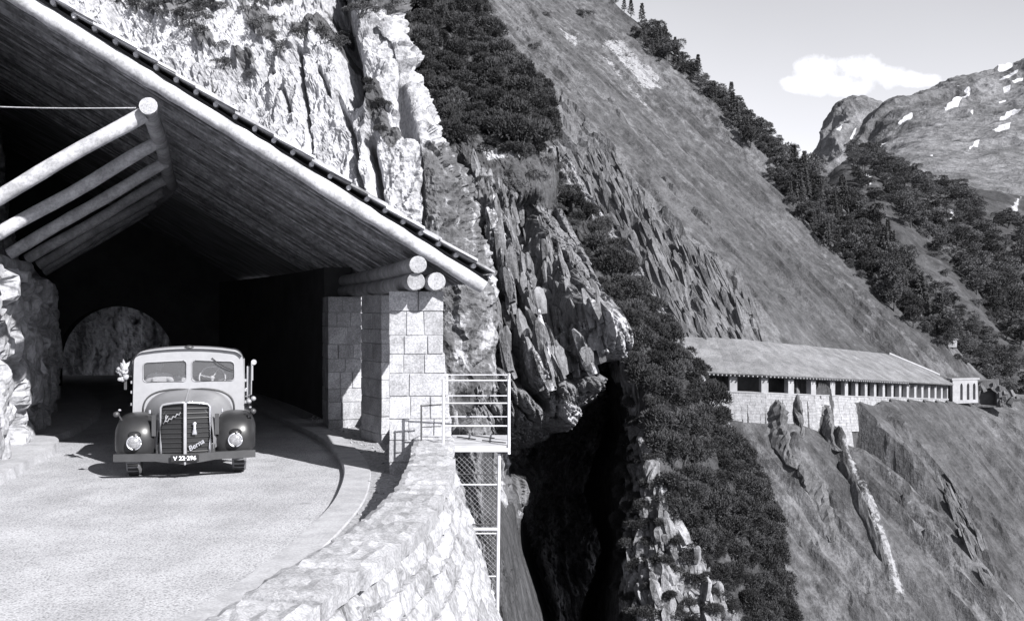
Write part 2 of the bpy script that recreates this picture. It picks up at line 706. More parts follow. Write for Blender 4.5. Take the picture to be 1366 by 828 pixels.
def f_cliff(P, N, px, py):
    d = 1.1 * ridged(shear(P, -0.12, (.2, .2, .06)), 4, 3)
    d += .75 * ridged(shear(P, -0.10, (.62, .62, .15)), 5, 8, .6)
    c1, gap, val = worley(shear(P, -0.1, (.5, .5, .2)) + .35 * fbm(P * .9, 3, 6)[..., None], 5)
    d += 0.5 * (val - .5)
    c2, g2, v2 = worley(shear(P, -0.1, (1.7, 1.7, .8)) + .4 * fbm(P * 2.1, 2, 7)[..., None], 15)
    d += 0.22 * (v2 - .5) + .28 * fbm(P * 2.2, 4, 21)
    for pts, w, dep in (([(452, -60), (448, 0), (460, 42), (472, 88), (477, 128)], 11, 3.6), ([(405, 80), (410, 118), (413, 170)], 2.6, 1.3),
                        ([(413, 170), (418, 225)], 2, .7), ([(455, 140), (472, 182), (478, 230), (488, 258)], 3, 1.1),
                        ([(495, 190), (503, 230), (506, 262), (514, 292)], 5, 2.0), ([(531, 105), (536, 140), (545, 188)], 8, 3.0),
                        ([(385, 130), (392, 160)], 2, .7), ([(430, 105), (445, 140)], 2, .6), ([(360, 195), (372, 250)], 2.5, .8),
                        ([(553, 190), (556, 250), (560, 330)], 3, 1.0)):
        d -= dep * np.exp(-(linesd(px, py, pts) / w) ** 2)
    gr = np.zeros(px.shape)
    for poly in CL_GRASS:
        gr = np.maximum(gr, sstep(7, -5, polysd(px, py, poly)))
    d += gr * (.35 + .25 * fbm(P * 2.2, 3, 9))
    # the right-hand face stands back and has its shade painted in as a darker tone
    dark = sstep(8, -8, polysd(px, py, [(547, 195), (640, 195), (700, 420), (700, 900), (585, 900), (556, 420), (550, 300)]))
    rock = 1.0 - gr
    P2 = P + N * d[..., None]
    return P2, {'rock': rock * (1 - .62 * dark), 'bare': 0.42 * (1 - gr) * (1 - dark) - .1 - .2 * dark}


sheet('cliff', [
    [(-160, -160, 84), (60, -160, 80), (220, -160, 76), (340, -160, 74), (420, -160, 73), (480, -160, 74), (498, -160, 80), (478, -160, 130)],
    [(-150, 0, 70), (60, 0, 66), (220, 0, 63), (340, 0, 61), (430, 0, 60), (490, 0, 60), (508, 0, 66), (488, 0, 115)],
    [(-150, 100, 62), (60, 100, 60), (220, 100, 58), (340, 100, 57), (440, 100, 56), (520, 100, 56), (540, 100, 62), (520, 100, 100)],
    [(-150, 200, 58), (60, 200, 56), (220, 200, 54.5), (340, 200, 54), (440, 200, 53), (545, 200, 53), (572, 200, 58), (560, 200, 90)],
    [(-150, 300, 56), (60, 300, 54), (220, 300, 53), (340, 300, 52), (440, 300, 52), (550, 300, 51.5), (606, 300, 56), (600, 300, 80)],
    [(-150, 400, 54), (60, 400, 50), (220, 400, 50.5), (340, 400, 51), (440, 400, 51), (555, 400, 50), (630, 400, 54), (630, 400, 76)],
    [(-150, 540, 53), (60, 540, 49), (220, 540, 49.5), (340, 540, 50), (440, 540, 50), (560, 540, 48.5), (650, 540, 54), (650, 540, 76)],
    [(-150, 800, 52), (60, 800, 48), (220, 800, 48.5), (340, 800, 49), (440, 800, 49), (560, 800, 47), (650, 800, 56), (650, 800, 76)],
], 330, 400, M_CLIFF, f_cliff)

# --- dark wooded crag behind the gallery, over the gorge
CR_GRASS = [[(590, 175), (660, 200), (735, 205), (775, 262), (830, 345), (800, 380), (745, 280), (700, 262), (640, 235), (612, 225)],
            [(560, -60), (700, -60), (760, 190), (720, 200), (600, 195), (520, 150), (490, 20)]]


def f_crag(P, N, px, py):
    N = np.broadcast_to(np.array([.2, -.98, 0.0]), N.shape)
    wrp = .25 * fbm(P * .35, 3, 31)[..., None]
    d = 1.7 * ridged(shear(P, 0.20, (.24, .06, .04)) + wrp * .4, 4, 33)
    d += 1.2 * ridged(shear(P, 0.22, (.9, .1, .10)) + wrp, 4, 34, .6)
    d += .7 * ridged(shear(P, 0.24, (2.1, .3, .26)) + wrp, 4, 36, .65)
    c1, gap, val = worley(shear(P, 0.22, (1.0, .12, .22)) + wrp, 35)
    d += 1.5 * (val - .5) - .7 * np.exp(-gap * 16)
    c2, g2, v2 = worley(shear(P, 0.26, (2.3, .3, .8)) + wrp, 45)
    d += 0.65 * (v2 - .5) - .2 * np.exp(-g2 * 16)
    d += 0.22 * fbm(P * 2.6, 4, 41)
    gr = np.zeros(px.shape)
    for poly in CR_GRASS:
        gr = np.maximum(gr, sstep(10, -8, polysd(px, py, poly)))
    d = d * (1 - .72 * gr)
    for pts, w, dep in (([(610, 222), (606, 262), (614, 300)], 10, 6.0), ([(708, 285), (718, 330), (730, 380), (748, 440)], 19, 9.0),
                        ([(645, 300), (655, 345), (668, 400), (684, 450), (694, 505)], 8, 5.5), ([(755, 492), (785, 486), (808, 490)], 11, 6.0),
                        ([(735, 455), (775, 440)], 5, 3.0), ([(622, 395), (645, 455), (690, 505), (725, 540)], 6, 3.0),
                        ([(600, 425), (640, 440)], 4, 1.5), ([(678, 330), (694, 430)], 6, 4.0), ([(625, 300), (634, 380)], 4, 2.0), ([(590, 330), (600, 380)], 4, 1.6)):
        d -= dep * np.exp(-(linesd(px, py, pts) / w) ** 2)
    for pts, w, dep in (([(655, 280), (662, 330), (678, 395)], 8, 1.6), ([(714, 440), (716, 500)], 7, 1.8), ([(770, 410), (800, 430), (815, 470)], 16, 2.4),
                        ([(735, 560), (755, 545)], 10, 1.5), ([(700, 350), (706, 420)], 5, 1.0)):
        d += dep * np.exp(-(linesd(px, py, pts) / w) ** 2)
    pale = np.zeros(px.shape)  # sunlit patches of the crag, painted in as paler rock
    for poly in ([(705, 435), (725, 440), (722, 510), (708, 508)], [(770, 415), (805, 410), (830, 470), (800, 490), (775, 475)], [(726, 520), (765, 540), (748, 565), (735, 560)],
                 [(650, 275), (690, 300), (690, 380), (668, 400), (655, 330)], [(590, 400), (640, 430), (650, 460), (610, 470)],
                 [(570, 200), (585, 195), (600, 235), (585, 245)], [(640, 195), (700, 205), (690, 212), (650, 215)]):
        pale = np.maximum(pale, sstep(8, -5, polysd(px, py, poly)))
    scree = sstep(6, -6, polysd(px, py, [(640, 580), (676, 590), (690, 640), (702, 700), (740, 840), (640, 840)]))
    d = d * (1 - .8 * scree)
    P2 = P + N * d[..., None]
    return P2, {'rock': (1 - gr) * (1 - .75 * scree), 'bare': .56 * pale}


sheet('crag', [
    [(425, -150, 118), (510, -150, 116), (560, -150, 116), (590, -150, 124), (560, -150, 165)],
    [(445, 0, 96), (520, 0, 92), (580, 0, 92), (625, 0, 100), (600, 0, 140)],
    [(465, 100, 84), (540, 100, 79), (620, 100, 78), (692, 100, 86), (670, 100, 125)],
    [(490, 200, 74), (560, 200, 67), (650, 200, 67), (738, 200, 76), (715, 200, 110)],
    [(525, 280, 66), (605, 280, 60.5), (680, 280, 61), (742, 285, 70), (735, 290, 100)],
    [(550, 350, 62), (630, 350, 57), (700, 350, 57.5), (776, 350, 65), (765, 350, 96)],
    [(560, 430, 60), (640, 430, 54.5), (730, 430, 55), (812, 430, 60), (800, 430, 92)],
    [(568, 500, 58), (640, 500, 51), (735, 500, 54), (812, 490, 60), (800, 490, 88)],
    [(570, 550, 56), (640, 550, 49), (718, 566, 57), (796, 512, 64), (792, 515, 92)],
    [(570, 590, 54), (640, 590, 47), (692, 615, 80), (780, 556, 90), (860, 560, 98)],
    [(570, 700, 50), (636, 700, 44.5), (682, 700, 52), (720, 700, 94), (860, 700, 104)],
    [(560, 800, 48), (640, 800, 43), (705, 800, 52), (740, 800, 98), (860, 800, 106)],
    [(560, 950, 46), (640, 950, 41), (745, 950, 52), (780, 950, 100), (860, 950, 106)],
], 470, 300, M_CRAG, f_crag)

# --- spur covered in dwarf pine, sunlit rock low down, in front of the gorge
SP_PINE = [(745, 262), (790, 295), (850, 385), (892, 455), (926, 497), (957, 567), (1003, 645), (1030, 735), (1046, 828), (1046, 880), (1000, 860), (975, 800), (930, 742), (900, 680), (868, 610),
           (852, 548), (842, 500), (828, 440), (792, 400), (752, 330)]


def f_spur(P, N, px, py):
    N = np.broadcast_to(np.array([.3, -.95, 0.1]), N.shape)
    wrp = .3 * fbm(P * .5, 3, 52)[..., None]
    d = 1.0 * ridged(shear(P, 0.25, (.22, .22, .08)) + wrp, 5, 53)
    d += .7 * ridged(shear(P, 0.2, (.7, .7, .22)) + wrp, 5, 54, .62)
    c1, gap, val = worley(shear(P, 0.2, (.7, .7, .3)) + wrp, 55)
    d += .7 * (val - .5) - .25 * np.exp(-gap * 12)
    c2, g2, v2 = worley(shear(P, 0.2, (1.9, 1.9, .9)) + wrp, 58)
    d += 0.35 * (v2 - .5) + .3 * fbm(P * 1.9, 4, 61)
    gr = sstep(14, -10, polysd(px, py, SP_PINE))
    d *= 1 - .6 * gr
    flank = sstep(6, -6, px - np.interp(py, [200, 280, 340, 430, 500, 570, 650, 730, 830, 1000], [730, 755, 770, 805, 832, 846, 840, 832, 826, 820]) + 6)  # gorge side of the spur: its shade is painted in as the darker grass tone
    mot = sstep(-.05, .25, fbm(P * .45, 3, 66))
    P2 = P + N * d[..., None]
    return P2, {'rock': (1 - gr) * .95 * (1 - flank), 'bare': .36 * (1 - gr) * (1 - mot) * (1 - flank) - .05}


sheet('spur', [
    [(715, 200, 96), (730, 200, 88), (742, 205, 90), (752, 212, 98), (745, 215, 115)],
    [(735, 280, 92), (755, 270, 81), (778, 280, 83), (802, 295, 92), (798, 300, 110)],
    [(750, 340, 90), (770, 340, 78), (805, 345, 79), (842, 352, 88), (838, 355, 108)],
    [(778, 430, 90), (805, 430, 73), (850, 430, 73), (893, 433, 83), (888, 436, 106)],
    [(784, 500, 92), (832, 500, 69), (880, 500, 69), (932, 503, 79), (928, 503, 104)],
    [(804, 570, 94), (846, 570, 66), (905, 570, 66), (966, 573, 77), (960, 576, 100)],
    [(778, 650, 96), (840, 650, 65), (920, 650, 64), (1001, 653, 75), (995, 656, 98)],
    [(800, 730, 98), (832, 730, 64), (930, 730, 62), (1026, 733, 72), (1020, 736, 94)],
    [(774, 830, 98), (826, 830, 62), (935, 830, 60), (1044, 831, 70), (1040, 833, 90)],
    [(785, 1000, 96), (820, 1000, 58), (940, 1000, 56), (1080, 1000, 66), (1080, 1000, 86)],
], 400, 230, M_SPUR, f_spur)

# --- the long grass slope with the second gallery on it: a plane striking away to the right
E2 = np.array([.757, .654])
U2 = np.array([-.654, .757])
P0 = np.array([25.0, 155.0])


def to_ad(x, y):
    dx, dy = x - P0[0], y - P0[1]
    return dx * E2[0] + dy * E2[1], dx * U2[0] + dy * U2[1]


# pillar columns of the far gallery, read from the photograph and set out at true spacing
PILPX = [937, 978.5, 1021, 1056, 1086, 1111, 1130, 1143.5, 1156, 1168, 1179.5, 1191, 1201.5, 1211.5, 1221.5, 1231, 1240, 1248.5, 1257, 1265]
GP = []
yy = 148.0
for k, p_ in enumerate(PILPX):
    x_ = (p_ - 683) / F
    if k:
        L = 4.55 if k < 6 else 3.0
        x0, y0 = GP[-1]
        # solve |(x_*Y - x0, Y - y0)| = L for the larger Y
        a_, b_, c_ = x_ * x_ + 1, -2 * (x_ * x0 + y0), x0 * x0 + y0 * y0 - L * L
        disc = b_ * b_ - 4 * a_ * c_
        yy = (-b_ + math.sqrt(max(disc, 0))) / (2 * a_)
    GP.append((x_ * yy, yy))
GP = np.array(GP)
SILLPY = np.interp(PILPX, [937, 1021, 1086, 1130, 1200, 1265], [521, 524.5, 527, 528.5, 530.5, 532.5])
GZ = HC - (SILLPY - 414) / F * GP[:, 1]          # sill of the openings
# extend the line of the road both ways
ROADXY = np.vstack([[GP[0] - np.array([60, -16.0])], [GP[0] - np.array([25, -3.0])], GP, [GP[-1] + 7 * E2], [GP[-1] + 25 * E2 - 2 * U2], [GP[-1] + 90 * E2 - 4 * U2]])
ROADZ = np.r_[GZ[0] + 1.5, GZ[0] + .6, GZ, GZ[-1] - .6, GZ[-1] - 1.4, GZ[-1] - 3.0]
RA, RD = to_ad(ROADXY[:, 0], ROADXY[:, 1])
o_ = np.argsort(RA)
RA, RD, RZ = RA[o_], RD[o_], ROADZ[o_]
GA0, GA1 = to_ad(GP[0, 0], GP[0, 1])[0], to_ad(GP[-1, 0], GP[-1, 1])[0]


def hill0(a, d):
    """height of the bare slope without its fine relief"""
    dg = np.interp(a, RA, RD)
    zr = np.interp(a, RA, RZ)
    # drop of the retaining wall below the sill: high in the left half, none further right
    x_a = np.interp(a, [GA0 - 12, GA0, GA0 + 12, GA0 + 20, GA0 + 24.5, GA0 + 26, GA0 + 31, GA0 + 33], [3.6, 3.7, 4.2, 6.2, 7.6, 1.0, 1.8, .5])
    up = zr + np.interp(a, [GA1 - 4, GA1 + 3], [5.2, -.6]) + .88 * (d - dg - 8.5)
    terr = zr - .9
    x_a = x_a + (3.2 - x_a) * .85 * sstep(0, 22, dg - d)
    dn = zr - x_a + .98 * (d - dg + .6)
    z = np.where(d > dg + 8.5, np.maximum(up, terr), np.where(d > dg - .2, terr, dn))
    # outside the gallery the slope is not cut so sharply
    return z


def hit(px, py, fn, y0=95.0, y1=420.0, st=0.5):
    Y = np.arange(y0, y1, st)
    P = np.stack([(px - 683) / F * Y, Y, HC - (py - 414) / F * Y], -1)
    a, d = to_ad(P[:, 0], P[:, 1])
    below = P[:, 2] < fn(a, d)
    if not below.any():
        return P[-1], a[-1], d[-1]
    k = int(np.argmax(below))
    return P[k], a[k], d[k]


RIB = [(700, -150), (800, -40), (862, 18), (935, 76), (1000, 132), (1065, 173), (1120, 226), (1165, 292), (1205, 362), (1245, 425), (1278, 470), (1300, 492)]
rh = [hit(x, y, hill0) for x, y in RIB]
RBD = np.array([h[2] for h in rh])
RBA = np.array([h[1] for h in rh])
oo = np.argsort(RBD)
RBD, RBA = RBD[oo], RBA[oo]
print('rib', np.round(RBD, 1), np.round(RBA, 1))


def adline(pts):
    return [hit(x, y, hill0)[1:] for x, y in pts]


LIP = np.linspace(0, 1, 3)


def hill(a, d, fine=True):
    z = hill0(a, d)
    dg = np.interp(a, RA, RD)
    ar = np.interp(d, RBD, RBA)
    on = sstep(8, 16, d - dg)
    over = np.maximum(a - ar + 1.5, 0) * on
    z = z - 1.5 * over * sstep(0, 3, over)
    if fine:
        amp = sstep(9, 18, d - dg) + sstep(-1.0, -5, d - dg)
        q = np.stack([a / 7.0, d / 40.0, np.zeros_like(a)], -1)
        z = z + amp * 2.6 * fbm(q, 4, 71)
        q = np.stack([a / 2.2, d / 14.0, np.zeros_like(a)], -1)
        z = z + amp * .85 * fbm(q, 4, 77)
        q = np.stack([a / 5.0, d / 75.0, np.zeros_like(a)], -1)
        z = z + amp * (1.7 + 1.5 * sstep(-3, -14, d - dg)) * ridged(q, 3, 75)
        q = np.stack([a / .9, d / 2.0, np.zeros_like(a)], -1)
        z = z + amp * .22 * fbm(q, 3, 79)
    return z


na, nd = 470, 520
av = np.linspace(-95, 118, na)
dv_ = np.linspace(-110, 190, nd)
# make rows denser near the gallery
AA, DD = np.meshgrid(av, dv_, indexing='ij')
XX = P0[0] + AA * E2[0] + DD * U2[0]
YY = P0[1] + AA * E2[1] + DD * U2[1]
ZZ = hill(AA, DD)
hp = np.stack([XX, YY, ZZ], -1)
hx, hy = proj(hp)
hy = np.where(YY < 60, 5000, hy)
rock = np.zeros(AA.shape)
# strata that stand out of the slope
for poly, w_ in (([(690, 60), (750, 130), (830, 210), (880, 290), (960, 350), (1010, 400), (1040, 470), (880, 470), (800, 330), (740, 200)], 1.25),
                 ([(1100, 350), (1240, 470), (1240, 490), (1150, 470)], .35), ([(690, 60), (640, 0), (700, 0), (800, 140), (760, 150)], .35),
                 ([(990, 560), (1060, 540), (1200, 830), (1100, 830)], .5), ([(1150, 560), (1200, 545), (1366, 800), (1366, 840), (1290, 840)], .6),
                 ([(1130, 270), (1180, 320), (1262, 440), (1240, 440), (1150, 350), (1060, 240), (1080, 200)], .9),
                 ([(1240, 455), (1300, 455), (1310, 500), (1250, 495)], .8)):
    rock = np.maximum(rock, w_ * sstep(16, -14, polysd(hx, hy, poly)))
dgm = np.interp(AA, RA, RD)
amp = (sstep(9, 20, DD - dgm) + sstep(-1.5, -6, DD - dgm)) * rock
qs = np.stack([AA / 3.0, DD / 13.0, ZZ * 0], -1)
ZZ = ZZ + amp * 2.6 * (ridged(qs, 4, 81) - .1)
qs = np.stack([AA / 1.3, DD / 9.0, ZZ * 0], -1)
ZZ = ZZ + amp * 1.1 * ridged(qs, 4, 83)
c1, gap, val = worley(np.stack([AA / 2.4, DD / 6.5, ZZ * 0], -1), 85)
ZZ = ZZ + amp * (1.5 * (val - .5) - .5 * np.exp(-gap * 12))
bare = np.zeros(AA.shape)
for poly, w_ in (([(745, 38), (772, 44), (780, 64), (764, 62)], .62), ([(722, 32), (735, 38), (752, 60), (745, 60)], .5),
                 ([(800, 50), (835, 55), (880, 100), (885, 120), (860, 125), (835, 100)], .60), ([(803, 72), (815, 80), (840, 110), (868, 148), (850, 132), (820, 100)], .58),
                 ([(1107, 566), (1118, 570), (1140, 610), (1165, 665), (1195, 750), (1212, 800), (1198, 800), (1182, 750), (1150, 670), (1125, 610)], .62),
                 ([(1150, 575), (1162, 582), (1215, 660), (1240, 700), (1225, 700), (1185, 640)], .36),
                 ([(970, 570), (985, 570), (1000, 600), (990, 605)], .3), ([(1030, 320), (1060, 345), (1100, 375), (1090, 378)], .33),
                 ([(960, 620), (1010, 640), (1060, 760), (1100, 840), (1040, 840)], .25), ([(1240, 570), (1300, 620), (1366, 700), (1366, 760)], .2)):
    bare = np.maximum(bare, w_ * sstep(9, -8, polysd(hx, hy, poly) + 5 * fbm(np.stack([AA / 3., DD / 6., AA * 0], -1), 3, 97)))
for pts, w_, h_ in (([(1094, 547), (1103, 572), (1116, 598), (1123, 612)], 1.1, 3.2), ([(1122, 612), (1140, 655), (1160, 700), (1188, 780)], .7, 1.3),
                    ([(1210, 620), (1232, 655)], .9, 1.0), ([(1280, 640), (1340, 740)], .8, 1.1), ([(885, 235), (900, 262)], .9, 1.6), ([(930, 295), (955, 328)], .9, 1.5),
                    ([(818, 142), (830, 165)], 1.0, 1.5), ([(1062, 612), (1078, 665)], 1.6, 1.5), ([(985, 405), (995, 460)], .9, 1.6),
                    ([(960, 590), (990, 640)], .8, .8), ([(1300, 700), (1330, 790)], .9, 1.2), ([(870, 240), (900, 340)], 1.4, 1.0)):
    al = adline(pts)
    ZZ = ZZ + h_ * np.exp(-(linesd(AA, DD, al) / w_) ** 4) * (0.75 + .5 * fbm(np.stack([AA / 1.5, DD / 3., AA * 0], -1), 2, 93))
hp[..., 2] = ZZ
st_ = fbm(np.stack([AA / 9.0, DD / 70.0, ZZ * 0], -1), 4, 191) + .6 * fbm(np.stack([AA / 2.5, DD / 30.0, ZZ * 0], -1), 3, 193)
grid_mesh('hillside', hp, M_HILL, False, {'rock': rock * .62 + .22 + .5 * st_, 'bare': bare})
SHEETS['hillside'] = (hp, None)


def hill_at(px, py):
    """point of the finished hillside seen at a pixel of the photograph (grid lookup of the bare slope, then its relief)"""
    p, a, d = hit(px, py, lambda a_, d_: hill(a_, d_), st=.25)
    i = int(np.clip(round((a - av[0]) / (av[1] - av[0])), 0, na - 1))
    j = int(np.clip(round((d - dv_[0]) / (dv_[1] - dv_[0])), 0, nd - 1))
    return hp[i, j]



# --- broken blades of rock standing out of the crag, the spur and the strata of the slope
def shards(name, P, Nn, polys, up, n, ln, wd, mat, seed, out=(-.5, .5), pale=None, spread=.10):
    px, py = proj(P)
    sel = np.zeros(px.shape, bool)
    for poly in polys:
        sel |= polysd(px, py, poly) < 0
    idx = np.argwhere(sel)
    rg = np.random.default_rng(seed)
    pick = idx[rg.choice(len(idx), min(n, len(idx)), replace=False)]
    up = np.array(up, float)
    up /= np.linalg.norm(up)
    vs, fs, rk, br = [], [], [], []
    for i, j in pick:
        c = P[i, j].copy()
        nn = np.array([.2, -.98, .1]) if Nn is None else Nn[i, j]
        u_ = up + rg.normal(size=3) * spread
        u_ /= np.linalg.norm(u_)
        t_ = np.cross(u_, nn)
        t_ /= np.linalg.norm(t_)
        m_ = np.cross(t_, u_)
        k = int(rg.integers(4, 7))
        L = rg.uniform(*ln)
        wx = rg.uniform(*wd)
        wy = wx * rg.uniform(.7, 1.6)
        c = c + nn * rg.uniform(*out) * wy
        a0 = rg.uniform(0, 6.28)
        an = np.sort(a0 + (np.arange(k) + rg.uniform(-.3, .3, k)) * 2 * math.pi / k)
        b0 = len(vs)
        tipx, tipy = rg.uniform(-.5, .5, 2)
        sk = rg.uniform(-.35, .35)
        for (h, s, ox, oy) in ((-.5, .75, 0, 0), (-.1 + rg.uniform(-.1, .1), 1.0, 0, 0), (.28 + rg.uniform(-.1, .1), .86, .15 * tipx, .15 * tipy), (.5, .28, tipx, tipy)):
            for q in range(k):
                r_ = s * rg.uniform(.82, 1.15)
                hh = h * L + sk * math.cos(an[q]) * wx * s
                vs.append(c + u_ * hh + t_ * (math.cos(an[q]) * wx * r_ + ox * wx) + m_ * (math.sin(an[q]) * wy * r_ + oy * wy))
        for lv in range(3):
            for q in range(k):
                a_, b_ = b0 + lv * k + q, b0 + lv * k + (q + 1) % k
                fs.append((a_, b_, b_ + k, a_ + k))
        fs.append(tuple(b0 + 3 * k + q for q in range(k)))
        pl = 0.0
        if pale is not None:
            for poly in pale:
                if polysd(px[i, j], py[i, j], poly) < 0:
                    pl = .30
        rk += [rg.uniform(.55, 1.1)] * (4 * k)
        br += [pl + rg.uniform(-.1, .22)] * (4 * k)
    me = mesh(name, vs, fs)
    bm = bmesh.new()
    bm.from_mesh(me)
    bmesh.ops.recalc_face_normals(bm, faces=bm.faces)
    bm.to_mesh(me)
    bm.free()
    for nm_, a in (('rock', rk), ('bare', br)):
        at_ = me.attributes.new(nm_, 'FLOAT', 'POINT')
        at_.data.foreach_set('value', np.array(a, np.float32))
    o = link(name, me, None, mat)
    o['kind'] = 'structure'
    return o


PALE = [[(705, 435), (728, 440), (724, 512), (706, 510)], [(765, 405), (808, 400), (832, 470), (800, 492), (772, 478)], [(726, 515), (768, 540), (750, 568), (730, 560)],  # blades inside these sunlit patches are painted paler
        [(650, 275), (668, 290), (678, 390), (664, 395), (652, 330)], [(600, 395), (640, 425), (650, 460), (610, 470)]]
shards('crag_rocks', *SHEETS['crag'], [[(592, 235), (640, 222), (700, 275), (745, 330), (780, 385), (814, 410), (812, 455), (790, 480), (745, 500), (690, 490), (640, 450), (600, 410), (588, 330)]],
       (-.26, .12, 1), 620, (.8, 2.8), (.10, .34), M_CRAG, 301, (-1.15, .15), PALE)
shards('spur_rocks', *SHEETS['spur'], [[(838, 500), (850, 560), (872, 620), (905, 690), (935, 752), (985, 830), (985, 900), (826, 900), (832, 700)], [(778, 395), (800, 420), (838, 500), (832, 520), (800, 470)]],
       (-.15, .15, 1), 750, (.5, 1.7), (.12, .36), M_SPUR, 302, (-.8, .4), None, .2)
shards('slope_rocks', hp, None, [[(770, 215), (830, 225), (880, 300), (950, 355), (1005, 405), (1030, 465), (900, 470), (840, 380), (790, 290)], [(1250, 640), (1275, 640), (1335, 770), (1310, 780)]],
       (-.34, .32, 1), 480, (2.2, 8.5), (.25, .75), M_HILL, 303, (-1.1, .05), None, .08)

# --- wooded valley side behind the rib
def f_far(P, N, px, py):
    d = 6 * fbm(P / 45., 4, 101) + 1.6 * fbm(P / 9., 3, 103)
    b = np.zeros(px.shape)
    for poly in ([(1150, 228), (1160, 232), (1164, 245), (1154, 242)], [(1235, 290), (1245, 287), (1244, 298), (1232, 298)], [(1262, 282), (1275, 284), (1268, 296)],
                 [(1352, 270), (1362, 262), (1358, 290), (1335, 300)], [(1170, 258), (1190, 256), (1192, 262)]):
        b = np.maximum(b, sstep(3, -2, polysd(px, py, poly)) * .6)
    return P + N * d[..., None], {'rock': .25 + .3 * fbm(P / 30., 3, 107), 'bare': b}


sheet('valley_side', [
    [(980, 330, 640), (1090, 280, 660), (1180, 250, 720), (1270, 272, 760), (1366, 300, 760), (1520, 330, 760)],
    [(980, 300, 500), (1090, 250, 520), (1140, 212, 560), (1250, 245, 600), (1366, 262, 620), (1520, 300, 620)],
    [(1000, 330, 430), (1090, 290, 440), (1160, 255, 450), (1250, 290, 470), (1366, 315, 500), (1520, 340, 500)],
    [(1040, 330, 360), (1120, 330, 365), (1200, 330, 365), (1270, 350, 370), (1366, 385, 400), (1520, 410, 400)],
    [(1080, 430, 300), (1160, 420, 300), (1240, 410, 295), (1300, 420, 300), (1366, 450, 320), (1520, 500, 320)],
    [(1120, 500, 250), (1200, 490, 250), (1280, 490, 244), (1320, 500, 236), (1366, 510, 236), (1520, 540, 240)],
    [(1120, 620, 225), (1200, 590, 220), (1280, 560, 214), (1330, 545, 206), (1380, 550, 204), (1520, 580, 206)],
], 150, 170, M_FARW, f_far, smooth=True)

# --- alp and the mountains at the head of the valley
SNOWS = [[(30 + 590, 300), (635, 270), (690, 245), (745, 200), (735, 225), (690, 265), (660, 310), (625, 318)], [(710, 205), (735, 195), (738, 210), (720, 216)],
         [(870, 140), (900, 122), (962, 105), (955, 125), (905, 148)], [(930, 165), (985, 140), (975, 160), (940, 174)], [(890, 195), (930, 182), (918, 202), (892, 208)],
         [(868, 250), (905, 240), (905, 258), (872, 266)], [(872, 372), (905, 330), (945, 305), (982, 322), (950, 345), (905, 368)], [(840, 418), (885, 385), (930, 372), (920, 408), (875, 420)],
         [(728, 468), (760, 448), (795, 436), (770, 458)], [(402, 378), (440, 350), (480, 335), (470, 355), (430, 368)], [(310, 480), (340, 450), (368, 432), (350, 462)],
         [(185, 420), (200, 390), (220, 372), (212, 395), (195, 420)], [(120, 400), (140, 382), (158, 376), (140, 396)], [(738, 322), (755, 318), (750, 330)], [(640, 228), (655, 226), (652, 236)],
         [(260, 345), (300, 328), (290, 342)], [(360, 496), (374, 494), (370, 502)], [(550, 512), (568, 510), (566, 517)], [(678, 180), (692, 178), (690, 186)]]
SNOWS = [[(1080 + x / 3.451, 60 + y / 3.45) for x, y in p_] for p_ in SNOWS]


def f_mount(P, N, px, py):
    k = P[..., 1] / 2000.
    d = k * (22 * (ridged(P / 220., 5, 111) - .45) + 18 * fbm(P / 110., 4, 113) + 5 * ridged(P / 50., 4, 114))
    s = np.zeros(px.shape)
    for poly in SNOWS:
        s = np.maximum(s, sstep(1.2, -1.2, polysd(px, py, poly)))
    edge = sstep(0, 1, (np.arange(P.shape[0]) / 12.0))[:, None]
    rock = .2 + .8 * sstep(10, -10, polysd(px, py, [(1130, 195), (1180, 140), (1225, 118), (1300, 100), (1290, 125), (1240, 160), (1215, 180), (1160, 200)]))
    return P + N * (d * edge)[..., None], {'rock': rock, 'bare': s * .9}


